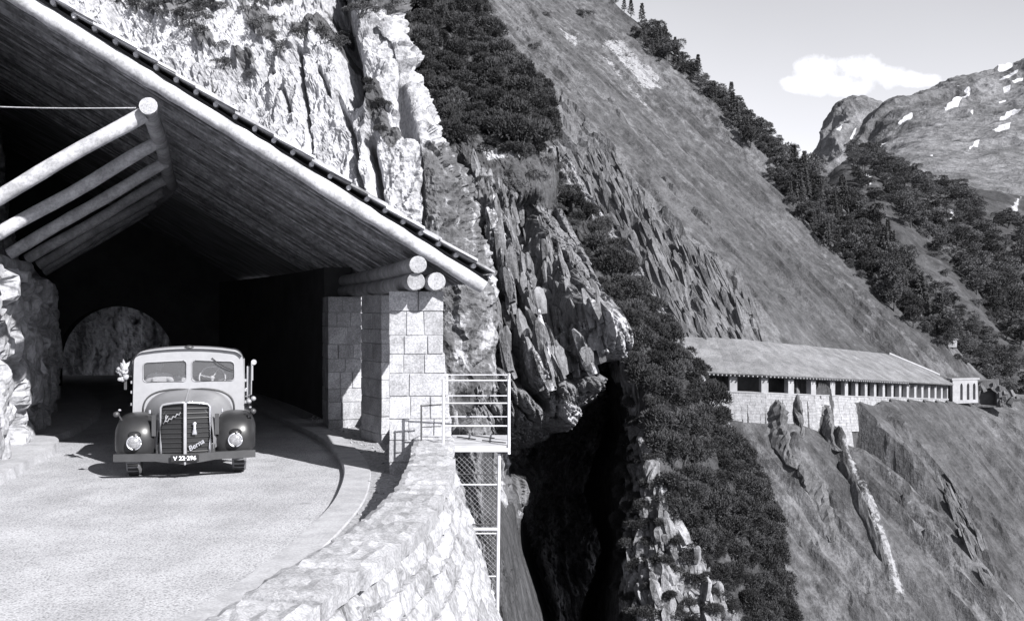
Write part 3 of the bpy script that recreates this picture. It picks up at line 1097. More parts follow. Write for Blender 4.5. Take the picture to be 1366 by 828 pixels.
sheet('mountain', [
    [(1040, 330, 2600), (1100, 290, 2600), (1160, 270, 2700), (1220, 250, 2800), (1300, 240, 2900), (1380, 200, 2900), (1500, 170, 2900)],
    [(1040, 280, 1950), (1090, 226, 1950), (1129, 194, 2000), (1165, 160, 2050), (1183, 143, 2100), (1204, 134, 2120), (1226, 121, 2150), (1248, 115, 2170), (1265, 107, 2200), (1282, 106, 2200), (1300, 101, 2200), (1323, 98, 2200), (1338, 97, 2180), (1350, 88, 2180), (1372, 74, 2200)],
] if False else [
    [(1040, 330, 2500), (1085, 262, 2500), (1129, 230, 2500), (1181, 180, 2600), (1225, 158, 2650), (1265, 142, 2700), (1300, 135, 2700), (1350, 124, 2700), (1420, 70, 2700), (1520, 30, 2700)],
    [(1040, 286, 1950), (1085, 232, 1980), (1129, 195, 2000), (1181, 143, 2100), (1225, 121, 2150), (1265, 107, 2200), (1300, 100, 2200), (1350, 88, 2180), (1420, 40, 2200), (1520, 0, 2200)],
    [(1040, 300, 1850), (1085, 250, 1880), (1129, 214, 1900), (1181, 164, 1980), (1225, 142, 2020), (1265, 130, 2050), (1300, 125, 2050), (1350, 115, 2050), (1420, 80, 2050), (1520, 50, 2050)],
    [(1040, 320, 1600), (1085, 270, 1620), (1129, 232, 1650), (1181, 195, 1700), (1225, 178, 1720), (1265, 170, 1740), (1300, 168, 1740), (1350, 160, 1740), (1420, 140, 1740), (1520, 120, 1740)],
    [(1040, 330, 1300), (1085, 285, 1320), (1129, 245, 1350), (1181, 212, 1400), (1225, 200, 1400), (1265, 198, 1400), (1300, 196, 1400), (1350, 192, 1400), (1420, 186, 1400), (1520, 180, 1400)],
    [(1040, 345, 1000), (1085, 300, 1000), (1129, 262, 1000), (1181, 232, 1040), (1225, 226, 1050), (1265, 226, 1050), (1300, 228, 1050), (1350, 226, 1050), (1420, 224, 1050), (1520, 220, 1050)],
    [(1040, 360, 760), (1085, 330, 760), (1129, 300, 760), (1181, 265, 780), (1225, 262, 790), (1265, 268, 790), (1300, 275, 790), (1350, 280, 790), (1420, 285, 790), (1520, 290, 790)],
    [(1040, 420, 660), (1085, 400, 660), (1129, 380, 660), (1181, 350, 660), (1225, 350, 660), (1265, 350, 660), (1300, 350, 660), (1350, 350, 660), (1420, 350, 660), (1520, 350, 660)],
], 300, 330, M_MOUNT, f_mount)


def f_peak(P, N, px, py):
    d = 26 * (ridged(P / 420., 5, 121) - .8) + 26 * fbm(P / 120., 4, 123) + 10 * (ridged(P / 60., 4, 124) - .6)
    edge = sstep(0, 1, (np.arange(P.shape[0]) / 10.0))[:, None]
    s = np.zeros(px.shape)
    for poly in SNOWS:
        s = np.maximum(s, sstep(1.2, -1.2, polysd(px, py, poly)))
    rock = .3 + .7 * sstep(6, -6, polysd(px, py, [(1105, 150), (1120, 128), (1160, 122), (1185, 142), (1150, 144), (1120, 150)]))
    return P + N * (d * edge)[..., None], {'rock': rock, 'bare': s * .9}


sheet('mountain_peak', [
    [(1000, 330, 3600), (1078, 260, 3600), (1100, 210, 3600), (1130, 180, 3600), (1150, 180, 3600), (1176, 190, 3600), (1220, 220, 3600), (1300, 250, 3600)],
    [(1000, 325, 3000), (1074, 208, 3000), (1097, 168, 3000), (1116, 140, 3000), (1134, 128, 3000), (1156, 127, 3000), (1176, 138, 3000), (1215, 175, 3000), (1300, 220, 3000)][:8],
    [(1000, 335, 2900), (1078, 240, 2900), (1099, 186, 2880), (1116, 158, 2880), (1134, 146, 2880), (1156, 146, 2880), (1176, 160, 2880), (1215, 195, 2900)],
    [(1000, 260, 2700), (1060, 235, 2700), (1094, 215, 2700), (1116, 195, 2700), (1134, 190, 2700), (1156, 190, 2700), (1176, 200, 2700), (1215, 220, 2700)],
    [(1000, 330, 2500), (1060, 310, 2500), (1094, 290, 2500), (1116, 270, 2500), (1134, 260, 2500), (1156, 260, 2500), (1176, 260, 2500), (1215, 260, 2500)],
], 120, 150, M_MOUNT, f_peak)

# ------------------------------------------------------------------ road
M_ROAD = None


def road_mat():
    m, nt, b = newmat('road surface')
    q = NT(nt)
    geo = q.n('ShaderNodeNewGeometry')
    pos = geo.outputs['Position']
    f1 = q.noise(pos, 45, 3, .7)
    f2 = q.noise(pos, 1.1, 6, .6)
    f3 = q.noise(q.mapv(pos, (.9, .16, 1), (0, 0, R(15))), 1.0, 5, .6)
    vo = q.n('ShaderNodeTexVoronoi')
    q.put(vo.inputs['Vector'], pos)
    vo.inputs['Scale'].default_value = 24
    spk = q.ramp(vo.outputs['Distance'], .08, .5, .62, 1.15)
    c = q.m('MULTIPLY', .335, q.ramp(f1, .3, .7, .62, 1.22))
    c = q.m('MULTIPLY', c, q.ramp(f2, .3, .7, .88, 1.1))
    c = q.m('MULTIPLY', c, q.ramp(f3, .3, .7, .87, 1.08))
    c = q.m('MULTIPLY', c, spk)
    st = q.ramp(q.noise(pos, 2.7, 3, .5), .66, .74, 1, .72)
    c = q.m('MULTIPLY', c, st)
    nt.links.new(q.grey(c), b.inputs['Base Color'])
    b.inputs['Roughness'].default_value = .9
    b.inputs['Specular IOR Level'].default_value = .2
    bp = q.n('ShaderNodeBump')
    bp.inputs['Strength'].default_value = .5
    bp.inputs['Distance'].default_value = .012
    nt.links.new(q.m('ADD', f1, vo.outputs['Distance']), bp.inputs['Height'])
    nt.links.new(bp.outputs[0], b.inputs['Normal'])
    return m


M_ROAD = road_mat()
M_KERB = pm('kerb concrete', .33, .9, 3, .18, .006, fine=.15)
M_GRAVEL = pm('gravel', .28, .95, 14, .4, .02, fine=.35)
M_ROCKL = terrain_mat('roadside rock', .1, .30, .42, .55, str_=(1.3, 1.3, .5), bump=.08, contrast=.45)

KERB = [(-14.2, 46), (-10.6, 38), (-8.2, 32), (-6.6, 28), (-5.45, 25.4), (-4.23, 22.6), (-3.4, 19.9), (-2.96, 18), (-2.7, 15.9), (-2.62, 14.3), (-2.69, 12.1), (-2.95, 9.76), (-3.6, 7.5), (-5, 5), (-7.5, 2.5),
        (-12, 0), (-20, -2)]
WALLI = [(-2.4, 21.5), (-1.95, 19.5), (-1.66, 17.4), (-1.52, 15.6), (-1.43, 14.2), (-1.42, 12.3), (-1.54, 10.7), (-1.68, 9.7), (-1.9, 8.56), (-2.2, 7.1), (-3.0, 5), (-4.4, 2.8), (-7, .3), (-12, -2.6), (-20, -4.8)]
kp = path3([(x, y, 0) for x, y in KERB], 120)
wi = path3([(x, y, 0) for x, y in WALLI], 240)


def prof(P, off, z):
    """line parallel to a path at a distance to its outer (valley) side"""
    t = np.gradient(P[:, :2], axis=0)
    t /= np.linalg.norm(t, axis=1, keepdims=True)
    n = np.stack([-t[:, 1], t[:, 0]], 1)      # the paths run towards the viewer: left of travel is the valley side
    return np.c_[P[:, :2] + n * off, np.full(len(P), z)]


def strip(name, lines, mat, kind='structure', parent=None):
    A = np.stack(lines, 1)
    return grid_mesh(name, A, mat, False, None, kind, parent)


rl = kp.copy()
rl[:, 0] = kp[:, 0] - np.linspace(14, 40, len(kp))
rl[:, 2] = 0
strip('road', [rl + (kp - rl) * t for t in np.linspace(0, 1, 6)], M_ROAD)
kz = lambda o, z: prof(kp, o, z)
strip('kerb', [kz(0, -.05), kz(0.0, .085), kz(.02, .11), kz(.45, .115), kz(.47, .09)], M_KERB)
gl_ = [kz(.43, .094), kz(.8, .10), kz(1.1, .11), kz(1.45, .12)]
strip('gravel_verge', gl_, M_GRAVEL)
# loose chippings along the foot of the wall and on the road edge
peb = MB()
for k in range(900):
    i = random.randrange(40, 100)
    t = random.random() ** .6
    c = kp[i] + (kp[i + 1] - kp[i]) * random.random()
    n_ = prof(kp[i:i + 3], .5 + t * .9, .1)[1]
    s_ = random.uniform(.012, .035)
    c = (n_[0] + random.uniform(-.1, .1), n_[1] + random.uniform(-.1, .1), .112)
    rt = Euler((random.random(), random.random(), random.random() * 6)).to_matrix()
    peb.box(c, (s_ * 1.5, s_ * 1.2, s_), rt, .7)
tag(peb.build('gravel', M_GRAVEL), kind='stuff')

# rock ledge and rock wall on the mountain side of the road
LED = [(-7.4, 11), (-8.0, 14), (-8.57, 17.1), (-9.0, 19.7), (-9.55, 21.6), (-10.0, 22.6), (-10.4, 25), (-12, 30), (-15.5, 37)]
lp = path3([(x, y, 0) for x, y in LED], 160)
jit = (fbm(lp * np.array([1.1, 1.1, 1]), 3, 131) * .10)
L2 = lp.copy()
L2[:, 0] += jit
ll = lambda o, z: np.c_[L2[:, 0] - o, L2[:, 1], np.full(len(L2), z) + (jit * .35 if z > .05 else 0)]
strip('rock_ledge', [ll(0, -.05), ll(.03, .06), ll(.05, .15), ll(.3, .17), ll(.7, .16), ll(1.4, .17), ll(3, .2)], M_KERB)


def gref(y):
    y = np.asarray(y, float)
    return -.258 * (y - 15.8) - .0077 * np.maximum(0, y - 18) ** 2


ys = np.linspace(9.5, 44, 260)
zs = np.linspace(-.1, 12, 130)
Yg, Zg = np.meshgrid(ys, zs, indexing='ij')
Xg = gref(Yg) - 8.68 - .02 * Zg - sstep(3.5, 4.2, Zg) * 1.3 - .09 * np.maximum(Zg - 4, 0)
Pg = np.stack([Xg, Yg, Zg], -1)
d1, gp_, vl = worley(Pg * np.array([1.5, 1.2, .9]) + .5 * fbm(Pg * .8, 3, 139)[..., None], 141)
d2, gp2, vl2 = worley(Pg * np.array([2.6, 2.6, 2.2]), 145)
dsp = .45 * (vl - .5) - .30 * np.exp(-gp_ * 20) + .12 * (vl2 - .5) - .05 * np.exp(-gp2 * 12) + .22 * ridged(Pg * np.array([.5, .5, .3]), 4, 147, .5) + .05 * fbm(Pg * 4, 4, 148)
Pg[..., 0] += dsp
o = grid_mesh('rock_wall', Pg, MATS['roadside rock'], False, {'rock': np.ones(Xg.shape), 'bare': .16 + .4 * fbm(Pg * .8, 3, 151)})

# ------------------------------------------------------------------ near gallery of timber and stone
M_LOG = pm('peeled log', .36, .8, 2.2, .42, .012, stretch=(1, 1, 1), fine=.2)
M_LOGD = pm('weathered log', .27, .8, 2.0, .4, .012, fine=.2, rnd=.15)


def plank_mat(name, val, var, rnd):
    m, nt, b = newmat(name)
    q = NT(nt)
    t = q.n('ShaderNodeTexCoord')
    oi = q.n('ShaderNodeObjectInfo')
    off = q.n('ShaderNodeVectorMath', operation='ADD')
    cmb = q.n('ShaderNodeCombineXYZ')
    q.put(cmb.inputs[0], q.m('MULTIPLY', oi.outputs['Random'], 77.0))
    nt.links.new(t.outputs['Object'], off.inputs[0])
    nt.links.new(cmb.outputs[0], off.inputs[1])
    vec = q.mapv(off.outputs[0], (.5, 22, .5))
    f = q.noise(vec, 1.0, 6, .65)
    f2 = q.noise(q.mapv(off.outputs[0], (.9, 3, .9)), 1.0, 4, .6)
    c = q.m('MULTIPLY', val, q.ramp(f, .3, .7, 1 - var, 1 + var))
    c = q.m('MULTIPLY', c, q.ramp(f2, .3, .7, .7, 1.35))
    c = q.m('MULTIPLY', c, q.ramp(oi.outputs['Random'], 0, 1, 1 - rnd, 1 + rnd))
    nt.links.new(q.grey(c), b.inputs['Base Color'])
    b.inputs['Roughness'].default_value = .8
    b.inputs['Specular IOR Level'].default_value = .2
    bp = q.n('ShaderNodeBump')
    bp.inputs['Distance'].default_value = .01
    nt.links.new(f, bp.inputs['Height'])
    nt.links.new(bp.outputs[0], b.inputs['Normal'])
    return m


M_PLANK = plank_mat('weathered plank', .31, .45, .4)
M_SHING = plank_mat('shingle', .30, .35, .3)
M_STONE = pm('dressed limestone', .31, .9, 3.5, .26, .014, fine=.3, rnd=.13)
M_MORTAR = pm('mortar', .25, .95, 6, .15, .006)
M_RUBBLE = pm('rubble stone', .27, .92, 2.6, .42, .04, fine=.35, rnd=.2, stretch=(1, 1, .6))
M_CAP = pm('lime rendered stone', .29, .92, 4.5, .26, .02, fine=.28, rnd=.10)
M_DARKWALL = pm('very dark masonry', .05, .95, 1.2, .3, .02)  # very dark grey for inner gallery walls and the roof edge

Y0 = 17.2
SL = .621


def zr(o):
    return 3.10 - SL * o


def gr2(y):
    y = np.asarray(y, float)
    return -.258 * (y - Y0) - .0077 * np.maximum(0, y - 19.5) ** 2


gal = tag(empty('timber_gallery', (-5.5, 18, 0)), 'timber roofed avalanche gallery on stone pillars that the truck drives out of', 'gallery')
GO = Vector((-5.5, 18, 0))


def gp_(o, y, z):
    # o runs across the gallery (square to its axis), y along it
    return Vector((float(gr2(y)) + o, y + .25 + .258 * (o + .5), z)) - GO


# roof: near boards one by one, the dark far end as one sheet
rr = []
yv = np.linspace(31.4, 46, 24)
bm_ = MB()
for y in yv:
    rr.append([gp_(-12.6, y, zr(-12.6)), gp_(-.44, y, zr(-.44)), gp_(-.44, y, zr(-.44) + .06), gp_(-12.6, y, zr(-12.6) + .06)])
bm_.loft(rr)
roof = bm_.build('roof', M_PLANK, gal)
pb = MB()
w_ = .205
L_ = 12.4
LY = -.258 * L_
pb.hexa([(-L_, LY, SL * L_), (0, 0, 0), (0, w_, 0), (-L_, LY + w_, SL * L_), (-L_, LY, SL * L_ + .045), (0, 0, .045), (0, w_, .045), (-L_, LY + w_, SL * L_ + .045)])
pme = pb.mesh('roof_plank')
pme.materials.append(M_PLANK)
pme2 = pme.copy()
y = Y0 + .0
k = 0
while y < 31.4:
    o = link('roof_plank', pme if k % 2 else pme2, roof)
    o.location = gp_(-.44, y, zr(-.44) + random.uniform(-.012, .012))
    y += w_ + .012
    k += 1


# front edge: log rafter in the sun, laths on it, shingle courses over the laths
def wobtube(name, a, b, r0, mat, parent, n=14, seg=14, wob=.03, bend=.02):
    pts, rs = [], []
    a, b = Vector(a), Vector(b)
    s1, s2 = random.random() * 6, random.random() * 6
    for i in range(seg + 1):
        t = i / seg
        p = a.lerp(b, t) + Vector((math.sin(t * 7 + s1), math.sin(t * 5 + s2), math.sin(t * 9 + s1 + s2))) * bend
        pts.append(p)
        rs.append(r0 * (1 + wob * (random.random() - .5) * 2))
    m = MB().tube(pts, rs, n)
    return m.build(name, mat, parent, angle=50)


wobtube('fascia_log', gp_(-12.6, Y0 - .08, zr(-12.6) - .12), gp_(-.52, Y0 - .08, zr(-.52) - .12), .12, M_LOG, gal, 14, 70, .11, .014)
# boards closing the edge above the log
eb = MB()
eb.hexa([tuple(gp_(o_, y_, zr(o_) + h_)) for h_ in (.05, .10) for (o_, y_) in ((-12.6, Y0 + .02), (-.4, Y0 + .02), (-.4, Y0 + 1.0), (-12.6, Y0 + 1.0))])
eb.build('roof_felt', M_DARKWALL, roof)
lm = MB()
lm.tube([gp_(0, yy_, 0) - gp_(0, Y0, 0) for yy_ in (Y0 - .1, 18, 19.5, 22, 25, 28, 31, 35)], .042, 7)
lme = lm.mesh('roof_lath', angle=60)
lme.materials.append(M_LOG)
sh = MB()
# one shingle course: a thin board tilted against the slope, running the length of the roof
cw, ct = .62, .040
prof_ = [(-cw, SL * cw + .00), (0, .055), (0, .055 + ct), (-cw, SL * cw + ct)]
sh.loft([[(gp_(px_, yy_, 0) - gp_(0, Y0, 0)) + Vector((0, 0, pz_)) for (px_, pz_) in prof_] for yy_ in (Y0 - .16, 18, 19.5, 22, 25, 28, 31, 35, 44)])
sme = sh.mesh('shingle_course')
sme.materials.append(M_SHING)
k = 0
oo_ = -.34
while oo_ > -12.3:
    o = link('roof_lath', lme, roof)
    o.location = gp_(oo_ - .04, Y0, zr(oo_ - .04) + .135)
    s = link('shingle_course', sme, roof)
    s.location = gp_(oo_, Y0 + random.uniform(-.10, .02), zr(oo_) + .165 + random.uniform(-.012, .018))
    oo_ -= .29
    k += 1

# eave logs on the pillars: a pair with a third on top
for nm_, o_, z_, r_, y_ in (('eave_log', -1.62, 3.385, .15, 17.12), ('eave_log', -1.29, 3.385, .15, 17.08), ('eave_log', -1.60, 3.66, .15, 17.05)):
    pts = [gp_(o_, yy_, z_) for yy_ in (y_, 18.5, 20, 22, 24, 26, 29, 32, 36)]
    m = MB().tube(pts, [r_ * random.uniform(.96, 1.04) for _ in pts], 16)
    lo = m.build(nm_, M_LOGD, gal, angle=50)
    e = MB().tube([pts[0] + Vector((0, -.012, 0)), pts[0] + Vector((0, .004, 0))], [r_ * .93, r_ * .97], 16)
    e.build('log_end', M_CAP, lo, angle=50)

# purlin with its sunlit end, struts down to the wall plate on the mountain side
wobtube('purlin', gp_(-5.70, 17.12, 6.10), gp_(-5.66, 26.6, 6.02), .135, M_LOGD, gal, 14, 14, .05, .02)
wobtube('purlin', gp_(-5.66, 26.6, 6.02), gp_(-5.66, 35, 6.0), .14, M_LOGD, gal, 12, 6)
MB().tube([gp_(-5.70, 17.10, 6.10), gp_(-5.70, 17.13, 6.10)], .128, 14).build('log_end', M_CAP, gal, angle=50)
for k, y_ in enumerate((17.38, 20.1, 22.7, 25.3, 27.9, 30.5, 33.1)):
    wobtube('strut', gp_(-5.80, y_, 6.02), gp_(-8.75, y_ + .1, 4.06), .122, M_LOG if k < 3 else M_LOGD, gal, 14, 10, .04, .015)
wobtube('wall_plate', gp_(-8.7, 15.2, 3.86), gp_(-8.75, 25, 3.86), .16, M_LOG, gal, 14, 12, .05, .02)
wobtube('wall_plate', gp_(-8.75, 25, 3.86), gp_(-8.75, 37, 3.86), .15, M_LOGD, gal, 12, 8)
for y_ in (20.4, 21.8, 23.2):
    wobtube('tie_log', gp_(-9.4, y_, 3.64), gp_(-8.42, y_ - .1, 3.60), .12, M_LOG, gal, 12, 4, .04, .01)


# pillars of squared stone
def pillar(cx_, cy_, rz, w, dpt, h, seed, flare=0.0, courses=9):
    rnd = random.Random(seed)
    z0 = -.05
    core = MB().box((0, dpt / 2, (h + z0) / 2), (w - .05, dpt - .05, h - z0 - .02))
    p = core.build('pillar', M_MORTAR, gal)
    p.location = Vector((cx_, cy_, 0)) - GO
    p.rotation_euler = (0, 0, rz)
    hs = [rnd.uniform(.85, 1.15) for _ in range(courses)]
    k_ = (h - z0) / sum(hs)
    z = z0
    for ci, hh in enumerate(hs):
        hh *= k_
        fl = flare * max(0, 1 - (z + hh / 2) / (h * .72))
        xs = [-w / 2]
        n = 2 if (ci % 2 == 0) else 3
        if rnd.random() < .25:
            n = 5 - n
        cuts = sorted(rnd.uniform(.3, .7) if n == 2 else (q + rnd.uniform(-.07, .07)) for q in ([.5] if n == 2 else [.3, .68]))
        xs += [-w / 2 + c * (w + fl) for c in cuts] + [w / 2 + fl]
        ymid = dpt * rnd.uniform(.4, .6)
        g_ = .006
        for a, b in zip(xs[:-1], xs[1:]):
            for ya, yb in ((0, ymid), (ymid, dpt)):
                jf = lambda s_=.009: rnd.uniform(-s_, s_)
                fr = rnd.uniform(-.012, .010) if ya == 0 else 0
                lo_, hi_ = z + g_, z + hh - g_
                c = .018
                m = MB()
                x0, x1, y0_, y1_ = a + g_, b - g_, ya + g_ + fr, yb - g_
                m.hexa([(x0 + jf(), y0_ + jf(), lo_), (x1 + jf(), y0_ + jf(), lo_), (x1 + jf(), y1_, lo_), (x0 + jf(), y1_, lo_),
                        (x0 + jf(), y0_ + jf(), hi_), (x1 + jf(), y0_ + jf(), hi_), (x1 + jf(), y1_, hi_), (x0 + jf(), y1_, hi_)])
                m.build('stone', M_STONE, p, bevel=.014)
        z += hh
    return p


AX = R(14.5)
pillar(-1.64, 17.55, AX * .35, .93, 1.1, 3.235, 3, .22)
pillar(-2.36, 21.6, R(29), .85, 1.2, 3.235, 5)
pillar(-4.00, 24.5, R(17), .80, 1.2, 3.235, 8)
# low parapets in the openings, and the closed masonry farther in
for (xa, ya), (xb, yb) in (((-1.75, 18.7), (-2.15, 21.7)), ((-2.75, 22.7), (-3.5, 24.8))):
    m = MB()
    n_ = Vector((yb - ya, xa - xb, 0)).normalized() * .4
    a, b = Vector((xa, ya, 0)) - GO, Vector((xb, yb, 0)) - GO
    m.hexa([a, a + n_, b + n_, b, a + Vector((0, 0, .72)), a + n_ + Vector((0, 0, .72)), b + n_ + Vector((0, 0, .72)), b + Vector((0, 0, .72))])
    m.build('low_parapet', M_STONE, gal, bevel=.02)
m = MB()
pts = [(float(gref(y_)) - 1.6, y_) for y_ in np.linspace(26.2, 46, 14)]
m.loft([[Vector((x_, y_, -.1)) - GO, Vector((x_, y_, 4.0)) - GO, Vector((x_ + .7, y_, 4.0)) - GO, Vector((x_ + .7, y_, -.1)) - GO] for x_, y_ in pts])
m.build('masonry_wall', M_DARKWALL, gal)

# end wall of the gallery with the tunnel arch in it
arch = [(-2.15 * math.cos(t), .95 + 2.12 * math.sin(t)) for t in np.linspace(0, math.pi, 28)]
hole = [(-2.15, -.5)] + arch + [(2.15, -.5)]
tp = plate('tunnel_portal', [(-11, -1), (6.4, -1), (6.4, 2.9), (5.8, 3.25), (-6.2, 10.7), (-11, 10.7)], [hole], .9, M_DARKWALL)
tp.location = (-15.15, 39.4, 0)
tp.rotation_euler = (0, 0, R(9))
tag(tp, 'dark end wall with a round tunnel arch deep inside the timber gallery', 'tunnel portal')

# unseen slab added to keep the sun off the rock behind the arch
m = MB()
m.hexa([(-27, 39.9, 4.3), (-10.0, 39.9, 4.3), (-10.0, 52, 4.3), (-27, 52, 4.3), (-27, 39.9, 5.5), (-10.0, 39.9, 5.5), (-10.0, 52, 5.5), (-27, 52, 5.5)])
tag(m.build('arch_sun_block', M_CLIFF, None), kind='structure')

# taut wire across the mouth
m = MB()
A, B = Vector((-10.2, 16.3, 6.27)), Vector((-5.95, 16.2, 6.10))
m.tube([A.lerp(B, t) + Vector((0, 0, -.06 * math.sin(math.pi * t))) for t in np.linspace(0, 1, 12)], .011, 6)
tag(m.build('wire', M_CAP, None, smooth=True), 'thin pale wire strung under the timber roof above the log struts', 'wire')

# ------------------------------------------------------------------ parapet wall along the bend
WT = .62
par = tag(empty('parapet_wall', (-1.4, 12, 0)), 'pale rough stone parapet wall following the outer edge of the bend', 'wall')
PO = np.array([-1.4, 12, 0])
t_ = np.gradient(wi[:, :2], axis=0)
t_ /= np.linalg.norm(t_, axis=1, keepdims=True)
NW = np.stack([-t_[:, 1], t_[:, 0]], 1)
SD = np.r_[0, np.cumsum(np.linalg.norm(np.diff(wi[:, :2], axis=0), axis=1))]


def wpos(s, o, z):
    x = np.interp(s, SD, wi[:, 0]) + o * np.interp(s, SD, NW[:, 0])
    y = np.interp(s, SD, wi[:, 1]) + o * np.interp(s, SD, NW[:, 1])
    return np.array([x, y, z]) - PO


BAT = .29
SMAX = SD[-1] - .2


def outer(z):
    return WT - .03 + BAT * max(0, .55 - z)


cor = MB()
cor.loft([[wpos(s, .03, -.3), wpos(s, .03, .70), wpos(s, WT - .06, .70), wpos(s, outer(.5) - .05, .5), wpos(s, outer(-2.5) - .06, -2.5), wpos(s, outer(-7) - .06, -7), wpos(s, outer(-7) - 2.0, -7)] for s in np.linspace(0, SMAX, 90)])
cor.build('wall_core', M_MORTAR, par)
# capping stones
s = 2.6
rnd = random.Random(11)
while s < SMAX - 8:
    ln = rnd.uniform(.45, 1.05)
    lay = [(s, s + ln)]
    a, b = s + .011, s + ln - .011
    m = MB()
    zt = .755 + rnd.uniform(-.018, .018)
    nx, ny_ = max(3, int(ln / .11)), 8
    top = []
    oo1, oo2 = rnd.uniform(-.035, 0), WT + rnd.uniform(-.03, .05)
    for i in range(nx + 1):
        row = []
        for j in range(ny_ + 1):
            e = .03 if i in (0, nx) or j in (0, ny_) else 0
            o_ = oo1 + (oo2 - oo1) * j / ny_ + rnd.uniform(-.012, .012)
            ss = a + (b - a) * i / nx + (rnd.uniform(-.01, .01) if 0 < i < nx else 0)
            row.append(wpos(ss, o_, zt - e + rnd.uniform(-.016, .016)))
        top.append(row)
    vs = [q for row in top for q in row]
    fs = [(i * (ny_ + 1) + j, (i + 1) * (ny_ + 1) + j, (i + 1) * (ny_ + 1) + j + 1, i * (ny_ + 1) + j + 1) for i in range(nx) for j in range(ny_)]
    rim = [(i, 0) for i in range(nx + 1)] + [(nx, j) for j in range(1, ny_ + 1)] + [(i, ny_) for i in range(nx - 1, -1, -1)] + [(0, j) for j in range(ny_ - 1, 0, -1)]
    nb = len(vs)
    for (i, j) in rim:
        q = top[i][j].copy()
        q[2] = .56
        vs.append(q)
    rid = [i * (ny_ + 1) + j for i, j in rim]
    for k in range(len(rim)):
        k2 = (k + 1) % len(rim)
        fs.append((rid[k], rid[k2], nb + k2, nb + k))
    m.add(vs, fs)
    m.build('cap_stone', M_CAP, par)
    s += ln
# facing stones of the battered outer face, where they can be seen
z = .54
cnt = 0
ci = 0
while z > -3.3:
    hh = rnd.uniform(.22, .36)
    s = 1.2 + rnd.uniform(0, .4)
    while s < SMAX - 8:
        ln = rnd.uniform(.32, .75)
        mid = wpos(s + ln / 2, outer(z), z) + PO
        px_, py_ = proj(mid)
        if mid[1] > 5.5 and py_ < 870 and px_ > 330:
            m = MB()
            z1_, z0_ = z - .014, z - hh + .014
            a, b = s + .014, s + ln - .014
            nx, nz = 4, 3
            frs = []
            bul = rnd.uniform(.0, .05)
            for i in range(nx + 1):
                row = []
                for j in range(nz + 1):
                    zz = z0_ + (z1_ - z0_) * j / nz
                    edge = i in (0, nx) or j in (0, nz)
                    row.append(wpos(a + (b - a) * i / nx + rnd.uniform(-.015, .015), outer(zz) + (bul + rnd.uniform(-.022, .03) if not edge else rnd.uniform(-.025, .006)), zz + rnd.uniform(-.012, .012)))
                frs.append(row)
            vs = [q for row in frs for q in row]
            fs = [(i * (nz + 1) + j, (i + 1) * (nz + 1) + j, (i + 1) * (nz + 1) + j + 1, i * (nz + 1) + j + 1) for i in range(nx) for j in range(nz)]
            rim = [(i, 0) for i in range(nx + 1)] + [(nx, j) for j in range(1, nz + 1)] + [(i, nz) for i in range(nx - 1, -1, -1)] + [(0, j) for j in range(nz - 1, 0, -1)]
            nb = len(vs)
            for (i, j) in rim:
                zz = z0_ + (z1_ - z0_) * j / nz
                vs.append(wpos(a + (b - a) * i / nx, outer(zz) - .09, zz))
            rid = [i * (nz + 1) + j for i, j in rim]
            for k in range(len(rim)):
                k2 = (k + 1) % len(rim)
                fs.append((rid[k2], rid[k], nb + k, nb + k2))
            m.add(vs, fs)
            m.build('stone', M_RUBBLE, par)
            cnt += 1
        s += ln
    z -= hh
    ci += 1
print('facing stones', cnt)

# rock foot that carries the wall down into the gorge
fs_ = np.linspace(0, SMAX, 150)
fz = np.linspace(0, 1, 90)
FP = np.zeros((150, 90, 3))
for i, s in enumerate(fs_):
    for j, t in enumerate(fz):
        z = -.9 - 16 * t
        FP[i, j] = wpos(s, outer(z) - .10 + 2.2 * t ** 1.5, z) + PO
NF = normals(FP)
c1, g1, v1 = worley(FP * np.array([.9, .9, .5]), 161)
FP = FP + NF * ((.35 * (v1 - .5) - .2 * np.exp(-g1 * 10) + .25 * fbm(FP * 1.2, 4, 163) + .05 * fbm(FP * 6, 3, 165)) * sstep(0.0, .15, fz)[None, :])[..., None]
grid_mesh('rock_foot', FP, M_CLIFF, False, {'rock': np.full(FP.shape[:2], .9), 'bare': .4 * np.ones(FP.shape[:2]) + .25 * fbm(FP * .7, 3, 167)})

# ------------------------------------------------------------------ steel lookout platform on the wall, wire screen under it
M_STEEL = pm('white painted steel', .50, .5, 5, .12, .002, spec=.4)
M_IRON = pm('dark iron', .06, .6, 8, .2, .002)
M_DECK = pm('pale deck boards', .36, .8, 3, .15, .004, rnd=.08)
pf = tag(empty('lookout_platform', (-.6, 17.4, .65)), 'white steel railed lookout platform jutting from the wall beside the front stone pillar', 'platform')
FO = Vector((-.6, 17.4, .65))
xa, xb, ya, yb, zf = -1.2, -.05, 16.7, 18.15, .66
for k in range(6):
    y_ = ya + (yb - ya) * k / 6
    MB().box(((xa + xb) / 2 - FO.x, y_ + .12 - FO.y, zf + .02 - FO.z), (xb - xa, .232, .035)).build('deck_board', M_DECK, pf, bevel=.004)
fr = MB()
for y_ in (ya, yb):
    fr.box(((xa + xb) / 2 - FO.x, y_ - FO.y, zf - .03 - FO.z), (xb - xa + .05, .05, .06))
for x_ in (xa, xb):
    fr.box((x_ - FO.x, (ya + yb) / 2 - FO.y, zf - .032 - FO.z), (.05, yb - ya - .06, .06))
fr.build('deck_frame', M_STEEL, pf)


def rod(name, a, b, r, mat, parent, O, n=8):
    return MB().tube([Vector(a) - O, Vector(b) - O], r, n).build(name, mat, parent, angle=50)


